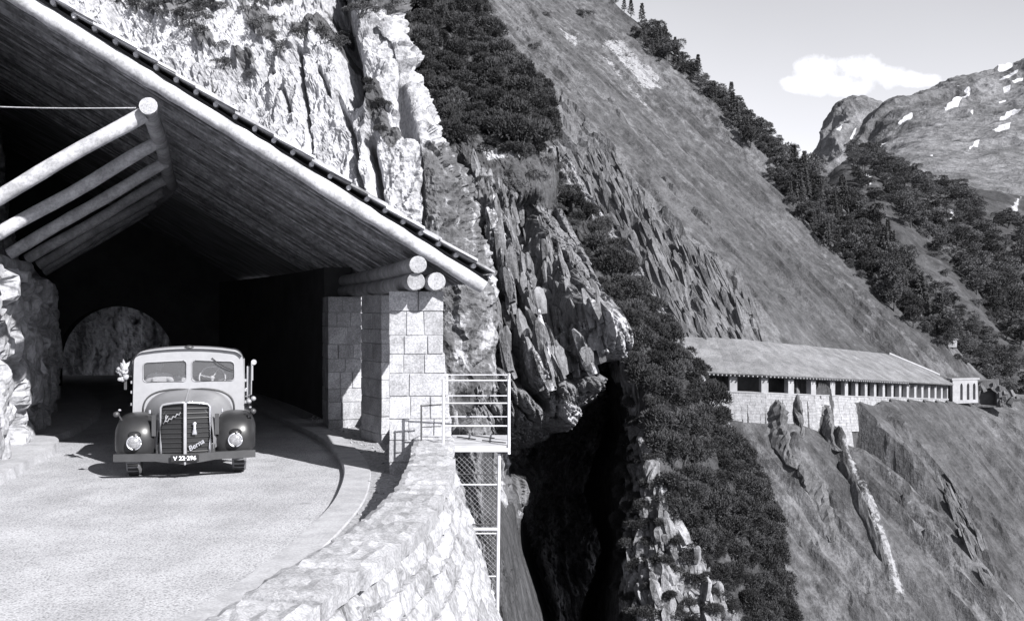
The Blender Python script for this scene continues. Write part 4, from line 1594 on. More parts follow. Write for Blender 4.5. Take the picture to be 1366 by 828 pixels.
for x_, y_, r_ in ((xb, ya, .026), (xb, yb, .022), (xb, (ya + yb) / 2 - .1, .024), (xa + .08, ya, .022), (xa + .05, yb, .02)):
    rod('rail_post', (x_, y_, zf - .1), (x_, y_, zf + 1.12), r_, M_STEEL, pf, FO)
for h_ in (.36, .73, 1.1):
    rod('rail', (xa + .08, ya, zf + h_), (xb, ya, zf + h_), .012, M_STEEL, pf, FO)
    rod('rail', (xa + .05, yb, zf + h_), (xb, yb, zf + h_), .010, M_STEEL, pf, FO)
    rod('rail', (xb, ya, zf + h_), (xb, yb, zf + h_), .02 if h_ > 1 else .012, M_STEEL, pf, FO)
# hand irons lying on the deck
for (x0, y0), (x1, y1) in (((-.95, 17.7), (-.62, 17.35)), ((-.7, 17.9), (-.3, 17.5)), ((-.5, 17.2), (-.1, 16.9))):
    rod('deck_iron', (x0, y0, zf + .06), (x1, y1, zf + .06), .011, M_IRON, pf, FO, 6)

ws = tag(empty('wire_screen', (-.5, 16.75, -1.5)), 'wire netting screen on white posts hanging under the lookout platform', 'fence')
WO = Vector((-.5, 16.75, -1.5))
x0, x1, yw = -.98, -.24, 16.78
rod('post', (x1 + .03, yw, zf - .1), (x1 - .03, yw, -4.6), .028, M_STEEL, ws, WO)
rod('post', (x1 - .07, yw + .06, zf - .1), (x1 - .13, yw + .06, -4.6), .014, M_IRON, ws, WO)
rod('post', (x0 - .02, yw, zf - .1), (x0 - .02, yw, -4.6), .016, M_STEEL, ws, WO)
for z_, r_, mt in ((.22, .010, M_IRON), (.05, .014, M_STEEL), (-.68, .028, M_STEEL), (-.75, .012, M_STEEL), (-1.45, .011, M_STEEL), (-2.3, .012, M_STEEL), (-.60, .012, M_IRON)):
    rod('crossbar', (x0 - .1, yw, z_), (x1, yw, z_), r_, mt, ws, WO)
net = MB()
stp = .085
zt, zb_ = .58, -4.4
wd = x1 - x0


def flatwire(a, b, r):
    net.tube([Vector(a) - WO, Vector(b) - WO], r, 4, False)


k = -int((zt - zb_) / stp)
for i in range(int((wd + (zt - zb_)) / stp)):
    for sg in (1, -1):
        # diagonal wire clipped to the panel
        xs = x0 - (zt - zb_) + i * stp
        tA = max(0, x0 - xs)
        tB = min(zt - zb_, x1 - xs)
        if tB - tA > .03:
            if sg > 0:
                flatwire((xs + tA, yw, zt - tA), (xs + tB, yw, zt - tB), .0022)
            else:
                flatwire((x0 + x1 - (xs + tA), yw + .005, zt - tA), (x0 + x1 - (xs + tB), yw + .005, zt - tB), .0022)
nw = net.build('wire_netting', M_STEEL, ws)
nw['kind'] = 'stuff'
nw.data.materials.clear()
nw.data.materials.append(pm('galvanised wire', .30, .5, 5, .1, 0, metal=.3))

# small iron handrail beside the pillar, bracket on the wall face
hr = tag(empty('iron_handrail', (-1.3, 16.9, .75)), 'small dark iron handrail on the wall top beside the front pillar', 'handrail')
HO = Vector((-1.3, 16.9, .75))
rod('post', (-1.50, 16.95, .70), (-1.50, 16.95, 1.34), .015, M_IRON, hr, HO)
rod('rail', (-1.52, 16.95, 1.32), (-1.17, 17.0, 1.34), .013, M_IRON, hr, HO)
rod('rail', (-1.50, 16.95, .97), (-1.18, 17.0, .98), .009, M_IRON, hr, HO)
br = tag(empty('iron_bracket', (-.62, 14.6, -1.3)), 'rusty iron bracket sticking out of the outer wall face below the bend', 'bracket')
BO = Vector((-.62, 14.6, -1.3))
b0 = at(596, 790, 14.2)
b0[0] -= .05
rod('arm', b0 + np.array([-.25, .25, 0]), b0 + np.array([.02, -.02, .02]), .02, M_IRON, br, BO)
rod('stay', b0 + np.array([0, -.01, .02]), b0 + np.array([-.03, .05, -.35]), .015, M_IRON, br, BO)

# ------------------------------------------------------------------ second gallery across the slope
M_SLAB = pm('slate slab', .085, .95, .5, .45, .12, fine=.35, stretch=(1.4, 1.4, .5))
M_FROOF = pm('gallery roof boards', .135, .85, .6, .3, .03, fine=.25, rnd=.1)
M_FSTONE = pm('gallery masonry', .225, .9, 1.6, .3, .05, fine=.3, rnd=.08)
M_FLIGHT = pm('gallery plaster', .25, .9, 1.2, .15, .02)
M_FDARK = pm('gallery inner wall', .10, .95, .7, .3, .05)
fg = tag(empty('hillside_gallery', (GP[8, 0], GP[8, 1], GZ[8])), 'long avalanche gallery with sloping roof and row of stone pillars across the mountainside', 'gallery')
FG = Vector((GP[8, 0], GP[8, 1], GZ[8]))
gt = np.gradient(GP, axis=0)
gt /= np.linalg.norm(gt, axis=1, keepdims=True)
gn = np.stack([-gt[:, 1], gt[:, 0]], 1)          # to the mountain
GS = np.r_[0, np.cumsum(np.linalg.norm(np.diff(GP, axis=0), axis=1))]
# the line is carried on past the first pillar, behind the pine spur
ext = GP[0] - gt[0] * 16
GPX = np.vstack([[ext], GP])
GNX = np.vstack([[gn[0]], gn])
GZX = np.r_[GZ[0] + .4, GZ]
GSX = np.r_[-16, GS]
HP_ = 2.48


def gpos(s, o, z):
    """s along the eave, o into the mountain, z above the sill"""
    x = np.interp(s, GSX, GPX[:, 0]) + o * np.interp(s, GSX, GNX[:, 0])
    y = np.interp(s, GSX, GPX[:, 1]) + o * np.interp(s, GSX, GNX[:, 1])
    return Vector((x, y, np.interp(s, GSX, GZX) + z)) - FG


# pillars
for k, s in enumerate(GS):
    w = .55 if k < 6 else .40
    dp = 1.0 if k < 6 else .8
    m = MB()
    m.loft([[gpos(s - w, .05, z_), gpos(s + w, .05, z_), gpos(s + w, dp, z_), gpos(s - w, dp, z_)] for z_ in (-.05, HP_)])
    m.build('pillar', M_FLIGHT, fg, bevel=.05)
# retaining wall in courses of big blocks: each length of wall between pillars is a part
drop = lambda s: float(np.interp(s, [-16, 0, 12, 20, 23.6, 24.4, 26, 31, 34, 70], [3.9, 4.2, 4.6, 6.5, 8.6, 9.0, 1.5, 2.6, .9, .8]))
cuts = [-14, -9.3, -4.6] + list(GS)
for a, b in zip(cuts[:-1], cuts[1:]):
    m = MB()
    d_ = max(drop(a), drop(b), .6) + 2.4
    z_ = 0.0
    while z_ > -d_:
        hh = random.uniform(.38, .5)
        n_ = max(2, int((b - a) / random.uniform(.7, 1.0)))
        xs_ = [a] + [a + (b - a) * (j + random.uniform(-.2, .2)) / n_ for j in range(1, n_)] + [b]
        f0, f1 = -.16 * z_, -.16 * (z_ - hh)
        for s0, s1 in zip(xs_[:-1], xs_[1:]):
            pr = random.uniform(-.035, .02)
            e_ = .012
            m.hexa([gpos(s0 + e_, -f1 + pr, z_ - hh + e_), gpos(s1 - e_, -f1 + pr, z_ - hh + e_), gpos(s1, .9, z_ - hh + e_), gpos(s0, .9, z_ - hh + e_),
                    gpos(s0 + e_, -f0 + pr, z_ - e_), gpos(s1 - e_, -f0 + pr, z_ - e_), gpos(s1, .9, z_ - e_), gpos(s0, .9, z_ - e_)])
        z_ -= hh
    mz = -d_
    m.loft([[gpos(s, .08, -.01), gpos(s, .08 - .16 * d_, mz), gpos(s, .85, mz), gpos(s, .85, -.01)] for s in (a, (a + b) / 2, b)])
    m.build('retaining_wall', M_FSTONE, fg)
# sill
m = MB()
m.loft([[gpos(s, -.10, -.02), gpos(s, 1.1, -.02), gpos(s, 1.1, .12), gpos(s, -.10, .12)] for s in np.r_[-16, np.linspace(-8, GS[-1], 40)]])
m.build('sill', M_FLIGHT, fg, bevel=0)
# inside: back wall and road
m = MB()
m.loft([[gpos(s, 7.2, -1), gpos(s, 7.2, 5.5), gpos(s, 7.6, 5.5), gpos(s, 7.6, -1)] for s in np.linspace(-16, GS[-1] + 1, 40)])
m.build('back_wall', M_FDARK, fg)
# roof: strips across the slope with their own lie
RW = 7.6


def ridge_o(s):
    return float(np.interp(s, [-16, GS[-1] - 22, GS[-1] - 8, GS[-1] + .4], [RW, RW, RW, 1.6]))


rs = list(np.arange(-16, GS[-1] + .3, 1.5)) + [GS[-1] + .3]
rf = MB()
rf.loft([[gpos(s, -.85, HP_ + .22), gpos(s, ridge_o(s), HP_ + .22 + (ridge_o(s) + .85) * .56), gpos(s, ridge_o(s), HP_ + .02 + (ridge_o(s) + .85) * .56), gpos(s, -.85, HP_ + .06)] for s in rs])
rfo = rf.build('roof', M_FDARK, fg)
for a, b in zip(rs[:-1], rs[1:]):
    o0, o1 = ridge_o(a), ridge_o(b)
    nrow = 3
    for j in range(nrow):
        t0, t1 = j / nrow, (j + 1) / nrow
        h_ = random.uniform(.03, .06)
        up = lambda s, o_, e: gpos(s, o_, HP_ + .22 + (o_ + .85) * .56 + e)
        oa0, oa1 = -.95 + (o0 + .95) * t0, -.95 + (o0 + .95) * t1 + .1
        ob0, ob1 = -.95 + (o1 + .95) * t0, -.95 + (o1 + .95) * t1 + .1
        m = MB()
        m.hexa([up(a + .004, oa0, .02), up(b - .004, ob0, .02), up(b - .004, ob1, .0), up(a + .004, oa1, .0),
                up(a + .004, oa0, .10 + h_), up(b - .004, ob0, .10 + h_), up(b - .004, ob1, .04 + h_), up(a + .004, oa1, .04 + h_)])
        m.build('roof_panel', M_FROOF, rfo)
# pale stone verge along the hipped end
m = MB()
vs_ = np.linspace(GS[-1] - 8, GS[-1] + .4, 8)
vp = [gpos(s, ridge_o(s), HP_ + .42 + (ridge_o(s) + .85) * .56) for s in vs_]
m.tube(vp, .28, 6)
m.build('verge', M_FLIGHT, rfo)
# rafter feet under the eave
raf = MB().box((0, 0, 0), (.16, .9, .17))
rme = raf.mesh('rafter')
rme.materials.append(M_FLIGHT)
s = -6.0
while s < GS[-1] - 20:
    q = gpos(s, -.62, HP_ - .02)
    o = link('rafter', rme, fg)
    o.location = q
    o.rotation_euler = (0, 0, math.atan2(np.interp(s, GS, gt[:, 1]), np.interp(s, GS, gt[:, 0])))
    s += .62
bm2 = MB()
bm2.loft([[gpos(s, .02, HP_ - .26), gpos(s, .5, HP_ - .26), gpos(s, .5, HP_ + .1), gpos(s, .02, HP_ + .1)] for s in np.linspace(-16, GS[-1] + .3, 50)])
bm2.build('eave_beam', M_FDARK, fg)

# end bay of the gallery: pale wall with three narrow arches
e0 = GP[-1]
pe = at(1269, 500, e0[1] + .6)
eb_ = at(1303, 500, e0[1] + 2.6)
wl = float(np.hypot(eb_[0] - pe[0], eb_[1] - pe[1]))
ang = math.atan2(eb_[1] - pe[1], eb_[0] - pe[0])
holes = []
for c in (.34, .60, .84):
    x_ = c * wl
    holes.append([(x_ - .30, -.3), (x_ - .30, 2.1)] + [(x_ - .30 * math.cos(t), 2.1 + .6 * math.sin(t)) for t in np.linspace(0.2, math.pi - .2, 8)] + [(x_ + .30, 2.1), (x_ + .30, -.3)])
ep = plate('arched_end_wall', [(0, -.9), (wl, -.9), (wl * .97, 3.3), (0, 3.3)], holes, .7, M_FLIGHT, fg)
ep.location = Vector((pe[0], pe[1], GZ[-1] + .1)) - FG
ep.rotation_euler = (0, 0, ang)
MB().box((wl / 2, .2, 3.46), (wl + .5, 1.3, .3)).build('coping', M_FLIGHT, ep)
MB().box((wl / 2, 2.4, 1.0), (wl - .2, .3, 5.2)).build('inner_wall', M_DARKWALL, ep)  # coloured near black to paint in the shade behind the arches

# tunnel mouth in the rock beyond it
tm = empty('tunnel_mouth')
q = at(1316, 532, e0[1] + 5)
tm.location = (q[0], q[1], q[2] + .1)
tm.rotation_euler = (0, 0, R(-10))
tag(tm, 'dark tunnel mouth in rock just right of the arched end of the far gallery', 'tunnel mouth')
fc = plate('rock_face', [(-2.4, -1.5), (-2.5, 1.0), (-1.9, 2.3), (-1.0, 3.1), (.3, 3.4), (1.5, 2.8), (2.9, 2.2), (3.8, .9), (4.2, -1.5)],
           [[(-1.6, -1.2)] + [(-1.55 * math.cos(t) + .12 * math.sin(t * 5), .3 + 1.7 * math.sin(t) + .1 * math.cos(t * 7)) for t in np.linspace(0, math.pi, 14)] + [(1.55, -1.2)]], 2.0, M_SLAB, tm)
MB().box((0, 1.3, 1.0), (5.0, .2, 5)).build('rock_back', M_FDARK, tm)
rk_ = MB()
rg_ = random.Random(9)
for k in range(46):
    x_ = rg_.uniform(-2.6, 5.0)
    hmax = 3.2 - abs(x_ - .3) * .55
    z_ = rg_.uniform(-1, hmax)
    if abs(x_) < 1.6 and z_ < 1.9:
        continue
    s_ = rg_.uniform(.35, .9)
    rk_.box((x_, -1.0 + rg_.uniform(-.3, .6), z_), (s_ * 1.2, s_, s_ * rg_.uniform(.8, 2.0)), Euler((rg_.uniform(-.4, .4), rg_.uniform(-.5, .5), rg_.uniform(0, 3))).to_matrix(), .6)
rk_.build('boulders', M_SLAB, tm)
bl = tag(empty('hut', (0, 0, 0)), 'tiny pale stone shed on the slope above the end of far gallery', 'shed')
q = hill_at(1266, 468)
bl.location = tuple(q)
MB().box((0, 0, .3), (2.6, 1.8, 1.6)).build('wall', M_FLIGHT, bl, bevel=.05)
MB().hexa([(-1.5, -1.1, 1.05), (1.5, -1.1, 1.05), (1.5, 1.1, 1.3), (-1.5, 1.1, 1.3), (-1.5, -1.1, 1.2), (1.5, -1.1, 1.2), (1.5, 1.1, 1.45), (-1.5, 1.1, 1.45)]).build('roof', M_FROOF, bl)

# ------------------------------------------------------------------ the truck
M_CAB = pm('cream paint', .26, .38, 1.5, .06, .001, spec=.5, fine=.04)
M_HOOD = pm('grey paint', .17, .36, 1.5, .08, .001, spec=.5, fine=.04)
M_FEND = pm('dark paint', .022, .35, 2, .2, .001, spec=.4, coat=.08)
M_BUMP = pm('dark grey paint', .045, .4, 3, .2, .001, spec=.5)
M_CHROME = pm('worn chrome', .75, .25, 5, .08, 0, metal=.85)
M_ALU = pm('bare aluminium', .30, .5, 5, .15, .001, metal=.3)
M_BLACK = pm('black rubber', .028, .85, 6, .2, .004)
M_UNDER = pm('dusty chassis', .05, .9, 4, .3, .004)
M_DUST = pm('dusty tyre wall', .16, .95, 6, .3, .004)
M_WHITE = pm('white enamel', .80, .4, 4, .05, 0)
M_PLATEB = pm('black enamel', .02, .4, 4, .1, 0)
M_LENS = pm('lamp glass', .20, .12, 30, .5, .004, spec=.8, coat=.5)
M_WOODB = pm('cargo body boards', .12, .8, 3, .25, .004)
M_WHEEL = pm('ivory steering wheel', .75, .4, 5, .05, 0)
M_SEAT = pm('dark seat leather', .05, .7, 5, .2, .003)
M_GLASS = glass_mat('windscreen glass', .80)

tr = tag(empty('truck', (-5.62, 17.62, 0), R(14.5)), 'old snub grey and cream truck with dark fenders driving out of the timber gallery', 'truck')


def se(n, hw, z0, z1, p=3.0, y=0.0, x0=0.0):
    """rounded-top cross-section, open below: points from the left foot over the top to the right foot"""
    out = []
    for k in range(n + 1):
        t = math.pi * (1 - k / n)
        cx_, sz_ = math.cos(t), math.sin(t)
        out.append((x0 + hw * math.copysign(abs(cx_) ** (2 / p), cx_), y, z0 + (z1 - z0) * abs(sz_) ** (2 / p)))
    return out


# hood, widening and rising from the grille to the cab
hood = MB()
secs = []
for t in np.linspace(0, 1, 9):
    hw = .46 + (.80 - .46) * t ** .75
    z1 = 1.315 + .14 * t ** .7
    secs.append(se(24, hw, .50 + .25 * t, z1, 2.7 + .5 * t, .03 + 1.2 * t))
hood.loft(secs, closed=False, caps=(False, False))
ho = hood.build('hood', M_HOOD, tr, angle=50)
MB().tube([(0, .02 + 1.2 * t, 1.325 + .14 * t ** .7) for t in np.linspace(0, 1, 8)], .012, 6).build('hood_hinge', M_ALU, ho)
for sx_ in (-1, 1):
    for z_ in (.70, .78, .86, .94, 1.02):
        MB().box((sx_ * .66, .62, z_), (.02, .5, .03), Euler((0, 0, sx_ * -.33)).to_matrix()).build('louver', M_BUMP, ho)
    MB().box((sx_ * .52, .06, .93), (.07, .02, .36)).build('vent_panel', M_BUMP, ho)
    MB().tube([(sx_ * .60, .22, 1.18), (sx_ * .60, .20, 1.12)], .02, 6).build('latch', M_CHROME, ho)

# grille: two halves meeting in a prow, thin bars, bright surround
gr = MB()
gz0, gz1 = .43, 1.27


def gx(x, z):
    return -.085 * (1 - abs(x) / .40)           # prow: the middle stands forward


def gtop(x):
    return gz1 + .045 * (1 - (x / .4) ** 2)


gv = []
N_ = 12
for i in range(N_ + 1):
    x = -.40 + .80 * i / N_
    gv.append([(x, gx(x, 0) + .05, gz0 - .02), (x, gx(x, 0) + .05, gtop(x))])
gr.loft([[a, b] for a, b in gv], closed=False, caps=(False, False))
go = gr.build('grille', M_PLATEB, tr)
for k in range(10):
    z = gz0 + .05 + k * (gz1 - gz0 - .02) / 10
    for sx_ in (-1, 1):
        MB().tube([(sx_ * .40, gx(.40, 0) + .02, z), (sx_ * .03, gx(.03, 0) + .02, z + .004)], .0050, 6).build('grille_bar', M_BUMP, go, angle=60)
MB().box((0, -.085, (gz0 + gz1) / 2 + .02), (.05, .06, gz1 - gz0 + .06)).build('grille_centre_bar', M_ALU, go, bevel=.01)
for sx_ in (-1, 1):
    pts = [(sx_ * x, gx(x, 0) - .005, gtop(x) + .01) for x in np.linspace(0.0, .37, 7)] + [(sx_ * .405, .0, gz1 - .03), (sx_ * .415, .0, 1.0), (sx_ * .41, .0, .6), (sx_ * .40, .0, gz0 + .02)]
    MB().tube(pts, .021, 8).build('grille_surround', M_CHROME if sx_ > 0 else M_ALU, go, smooth=True)  # brighter metal on the sunlit half, duller on the other: light put into the colour
    MB().tube([(sx_ * .40, .0, gz0), (sx_ * .2, -.045, gz0 - .035), (0, -.09, gz0 - .06)], .018, 8).build('grille_sill', M_CHROME if sx_ > 0 else M_ALU, go, smooth=True)  # sill split into lit and unlit metal in the same way
# badges
bd = MB()
bd.ball((.155, -.075, .955), (.035, .012, .034), 10, 6)
bd.loft([[(.155 + w * math.cos(a), -.075 + .012 * math.sin(a), z) for a in np.linspace(0, 2 * math.pi, 8, endpoint=False)] for z, w in ((.77, .048), (.80, .042), (.87, .026), (.95, .022))])
bd.build('badge', M_CHROME, go, smooth=True)


def text(body, size, loc, rot, mat, parent, ext=.004, shear_=0.0, name='lettering', sx_=1.0):
    cu = bpy.data.curves.new(name, 'FONT')
    cu.body = body
    cu.size = size
    cu.extrude = ext
    cu.shear = shear_
    cu.offset = size * .016
    cu.align_x = 'CENTER'
    cu.align_y = 'CENTER'
    tmp = bpy.data.objects.new('tmp', cu)
    C.objects.link(tmp)
    me = bpy.data.meshes.new_from_object(tmp.evaluated_get(bpy.context.evaluated_depsgraph_get()))
    bpy.data.objects.remove(tmp)
    bpy.data.curves.remove(cu)
    me.materials.clear()
    me.name = name
    o = link(name, me, parent, mat, loc)
    o.rotation_euler = rot
    o.scale = (sx_, 1, 1)
    return o


tx = text('Berna', .12, (.18, -.075, .59), Euler((R(90), R(-30), 0)), M_CHROME, go, .006, .25, 'badge_script')
# worn script on the left half, too far gone to read
sc_ = MB()
sc_.tube([(-.34 + .26 * t, -.04, .99 + .15 * t + .02 * math.sin(t * 26)) for t in np.linspace(0, 1, 30)], .009, 6)
sc_.tube([(-.36, -.03, .96), (-.28, -.045, 1.10), (-.31, -.04, 1.12), (-.33, -.035, 1.0)], .009, 6)
sc_.build('worn_script', M_ALU, go, smooth=True)

# number plate
npo = MB().box((.0, -.17, .385), (.46, .015, .125)).build('number_plate', M_PLATEB, tr, bevel=.01)
text('V 22·296', .098, (.0, -.181, .385), Euler((R(90), 0, 0)), M_WHITE, npo, .002, 0, 'lettering', 1.05)
# bumper, folded to a shallow prow
bp_ = MB()
bx = [(-1.17, .03, 0.0), (-.95, -.01, 0), (-.5, -.05, -.005), (-.22, -.10, -.04), (0, -.14, -.06), (.22, -.10, -.04), (.5, -.05, -.005), (.95, -.01, 0), (1.17, .03, 0)]
bp_.loft([[(x, y, .335 + dz), (x, y, .455 + dz * .3), (x, y + .02, .465 + dz * .3), (x, y + .05, .455 + dz * .3), (x, y + .05, .335 + dz)] for x, y, dz in bx])
bo = bp_.build('bumper', M_BUMP, tr, angle=40, bevel=0)
MB().tube([(0, -.15, .27), (0, -.15, .36)], .02, 8).build('tow_pin', M_ALU, bo)
MB().box((0, .25, .5), (.98, .4, .22)).build('apron', M_BUMP, tr, bevel=.03)

# fenders
for sx_ in (-1, 1):
    path = [(.06, .44), (.02, .60), (.03, .78), (.10, .95), (.24, 1.06), (.45, 1.11), (.72, 1.11), (1.0, 1.03), (1.25, .85), (1.42, .62), (1.5, .48)]
    xi, xo = .47, 1.17
    ring = []
    for i, (y, z) in enumerate(path):
        y0_, z0_ = path[max(i - 1, 0)]
        y1_, z1_ = path[min(i + 1, len(path) - 1)]
        tl = math.hypot(y1_ - y0_, z1_ - z0_)
        ny_, nz_ = -(z1_ - z0_) / tl, (y1_ - y0_) / tl      # outward
        row = []
        for j in range(15):
            u_ = -1 + 2 * j / 14
            dep = .24 * (1 - (1 - abs(u_) ** 2.6) ** (1 / 2.2))
            x = (xi + xo) / 2 + (xo - xi) / 2 * u_
            row.append((sx_ * x, y - ny_ * dep, z - nz_ * dep))
        ring.append(row)
    m = MB().loft(ring, closed=False, caps=(False, False))
    fo = m.build('fender', M_FEND, tr, angle=60)
    # headlamp sunk in the fender
    hx_, hz_ = sx_ * .83, .655
    hl = MB()
    hl.loft([[(hx_ + r * math.cos(a), y, hz_ + r * math.sin(a)) for a in np.linspace(0, 2 * math.pi, 24, endpoint=False)] for r, y in ((.115, .10), (.126, .02), (.126, -.035), (.114, -.05), (.106, -.04))])
    hlo = hl.build('headlight', M_FEND, tr, angle=40)
    MB().tube([(hx_ + .114 * math.cos(a), -.045, hz_ + .114 * math.sin(a)) for a in np.linspace(0, 2 * math.pi, 25)], .013, 8).build('lamp_ring', M_CHROME, hlo, smooth=True)
    ln_ = MB()
    ln_.loft([[(hx_ + .106 * math.sin(b) * math.cos(a), -.035 - .05 * math.cos(b), hz_ + .106 * math.sin(b) * math.sin(a)) for a in np.linspace(0, 2 * math.pi, 20, endpoint=False)] for b in (.05, .4, .8, 1.2, 1.57)])
    ln_.build('lens', M_LENS, hlo, smooth=True)
    MB().ball((hx_, .08, hz_ + .12), (.12, .12, .07), 12, 8).build('lamp_brow', M_FEND, hlo, smooth=True)
    # feeler lamp on the outer corner of the fender
    sl_ = MB()
    sl_.tube([(sx_ * 1.05, .2, 1.02), (sx_ * 1.10, .16, 1.12)], .014, 6)
    slo_ = sl_.build('corner_lamp', M_BUMP, tr)
    MB().ball((sx_ * 1.13, .13, 1.13), (.055, .05, .05), 10, 8).build('lamp_body', M_BUMP, slo_, smooth=True)
    MB().ball((sx_ * 1.08, .13, 1.20), (.026, .026, .02), 8, 6).build('lamp_top', M_CAP, slo_, smooth=True)

# wheels
for (x, y, rr_) in ((-.89, .72, .42), (.89, .72, .42), (-.86, 4.4, .44), (.86, 4.4, .44)):
    wt_ = MB()
    pr = [(-.10, .25), (-.125, .32), (-.115, .385), (-.08, .415), (0, .42), (.08, .415), (.115, .385), (.125, .32), (.10, .25)]
    wt_.loft([[(x + a, y + r * rr_ / .42 * math.cos(t), rr_ + r * rr_ / .42 * math.sin(t)) for (a, r) in pr] for t in np.linspace(0, 2 * math.pi, 29)], closed=True, caps=(False, False))
    wo_ = wt_.build('wheel', M_DUST, tr, angle=50)
    rm_ = MB().tube([(x - .08, y, rr_), (x + .08, y, rr_)], .255, 18)
    rm_.tube([(x - .12, y, rr_), (x + .12, y, rr_)], .09, 12)
    rm_.build('rim', M_BUMP, wo_, angle=50)
    tdm = MB()
    for k in range(26):
        t = 2 * math.pi * k / 26
        tdm.box((x, y + (rr_ + .001) * math.cos(t), rr_ + (rr_ + .001) * math.sin(t)), (.17, .05, .022), Euler((t + math.pi / 2, 0, 0)).to_matrix())
    tdm.build('tread', M_BLACK, wo_)
ch = MB()
for sx_ in (-1, 1):
    ch.box((sx_ * .42, 3.2, .62), (.09, 6.0, .16))
ch.box((0, .72, .42), (1.5, .12, .12))
ch.box((0, 4.4, .44), (1.5, .16, .16))
ch.box((0, .7, .72), (.7, 1.0, .4))
ch.tube([(0, .9, .5), (0, 4.3, .48)], .05, 8)
ch.build('chassis', M_UNDER, tr)

# cab
CY0, CY1 = 1.22, 2.55
cabw = .985


def cab_outline(hw, z0, z1, crown, r=.20, n=6, y=0.0):
    out = [(-hw, y, z0)]
    for k in range(n + 1):
        a = math.pi - (math.pi / 2) * k / n
        out.append((-hw + .03 + r + r * math.cos(a), y, z1 - r + r * math.sin(a)))
    for x in np.linspace(-hw + .03 + r, hw - .03 - r, 9)[1:-1]:
        out.append((x, y, z1 + crown * (1 - (x / (hw - r)) ** 2)))
    for k in range(n + 1):
        a = math.pi / 2 - (math.pi / 2) * k / n
        out.append((hw - .03 - r + r * math.cos(a), y, z1 - r + r * math.sin(a)))
    out.append((hw, y, z0))
    return out


RZ0 = 2.155
ol = [(x, z) for x, y, z in cab_outline(cabw, .70, RZ0, .055)]
wsL = rrect(-.80, 1.60, -.045, 1.99, .07)
wsR = rrect(.045, 1.60, .80, 1.99, .07)
# upper outer corners of the panes sit a little lower
fix = lambda pl: [(x, z - .035 * max(0, (abs(x) - .3) / .5) * (1 if z > 1.8 else 0)) for x, z in pl]
cowl = [(-.76, .66)] + [(x, z) for x, y, z in se(18, .765, .75, 1.43, 3.2)] + [(.76, .66)]
cab = plate('cab', ol, [fix(wsL), fix(wsR)], .05, M_CAB, tr)
cab.location = (0, CY0, 0)
for nm_, pl in (('windscreen', wsL), ('windscreen', wsR)):
    f_ = fix(pl)
    g_ = plate(nm_, f_, [], .006, M_GLASS, cab)
    g_.location = (0, .0, 0)
    tr_ = MB().tube([(x, -.028, z) for x, z in f_ + f_[:1]], .010, 6, False)
    tr_.build('window_rubber', M_ALU, cab, smooth=True)
# seam between hood and cab
MB().tube([(x, -.035, z + .012) for x, y, z in se(24, .80, 1.0, 1.455, 3.2)], .016, 6).build('cowl_seam', M_BUMP, cab, smooth=True)
# roof and sides swept back
shell = MB()
def capsec(y, k, dz):
    return [(x * k, y, z + dz if z > 1.5 else z) for x, _, z in cab_outline(cabw, .70, RZ0, .055)]
for (ya_, yb_) in ((CY0 + .025, CY1),):
    secs = [capsec(ya_, .995, -.005), capsec(ya_ + .5, 1, .015), capsec(yb_ - .2, 1, .01), capsec(yb_, .98, -.02)]
    n_ = len(secs[0])
    # leave the door windows open: roof from index 2 inwards, lower sides as their own panels
    top = [s_[1:-1] for s_ in secs]
    shell.loft(top, closed=False, caps=(False, False))
rfm = shell.build('cab_roof', M_CAB, tr, angle=50)
pk = [capsec(CY0 - .025, 1.0, 0)[3:-3], [(x * 1.005, CY0 - .10, z - .005) for x, y, z in capsec(0, 1, 0)[3:-3]], [(x * .99, CY0 - .02, z + .018) for x, y, z in capsec(0, 1, 0)[3:-3]]]
MB().loft(pk, closed=False, caps=(False, False)).build('roof_peak', M_CAB, rfm, smooth=True)
for sx_ in (-1, 1):
    y_a, y_b = CY0 + .03, CY1
    dr = plate('door', [(y_a, .62), (y_b, .62), (y_b, RZ0 - .17), (y_a, RZ0 - .17)], [rrect(y_a + .12, 1.52, y_b - .25, 1.92, .06)], .04, M_HOOD, tr)
    dr.rotation_euler = (0, 0, R(90))
    dr.location = (sx_ * (cabw - .022), 0, 0)
    MB().tube([(sx_ * 1.0, CY1 - .35, 1.38), (sx_ * 1.05, CY1 - .35, 1.38), (sx_ * 1.05, CY1 - .18, 1.38)], .012, 6).build('door_handle', M_CHROME, tr)
    # hinges showing past the cab edge
    for z_ in (1.20, 1.42, 1.60):
        MB().box((sx_ * 1.0, CY0 + .06, z_), (.035, .05, .05)).build('door_hinge', M_ALU, tr)
MB().box((0, CY1 - .01, 1.35), (1.9, .04, 1.3)).build('cab_back', M_CAB, tr)
MB().box((0, (CY0 + CY1) / 2, .72), (1.9, 1.25, .06)).build('cab_floor', M_UNDER, tr)
# lamp on the roof, wiper, dashboard, seat, steering wheel
rl_ = MB()
rl_.ball((0, CY0 - .04, RZ0 + .07), (.085, .07, .04), 14, 8)
rl_.build('roof_lamp', M_BUMP, tr, smooth=True)
MB().tube([(.40, CY0 - .05, 2.03), (.50, CY0 - .055, 1.94), (.62, CY0 - .05, 1.86), (.78, CY0 - .04, 1.79)], .009, 6).build('wiper', M_BLACK, tr)
MB().box((0, CY0 + .16, 1.46), (1.8, .22, .16)).build('dashboard', M_BUMP, tr, bevel=.03)
sb = MB().box((0, CY1 - .42, 1.0), (1.75, .5, .18)).box((0, CY1 - .15, 1.33), (1.75, .14, .62))
sb.build('bench_seat', M_SEAT, tr, bevel=.03)
stc = Vector((.40, CY0 + .24, 1.645))
ax = Vector((0, -.45, .9)).normalized()      # column leans; wheel faces the driver
e1 = Vector((1, 0, 0))
e2 = Vector((0, .50, .86)).normalized()
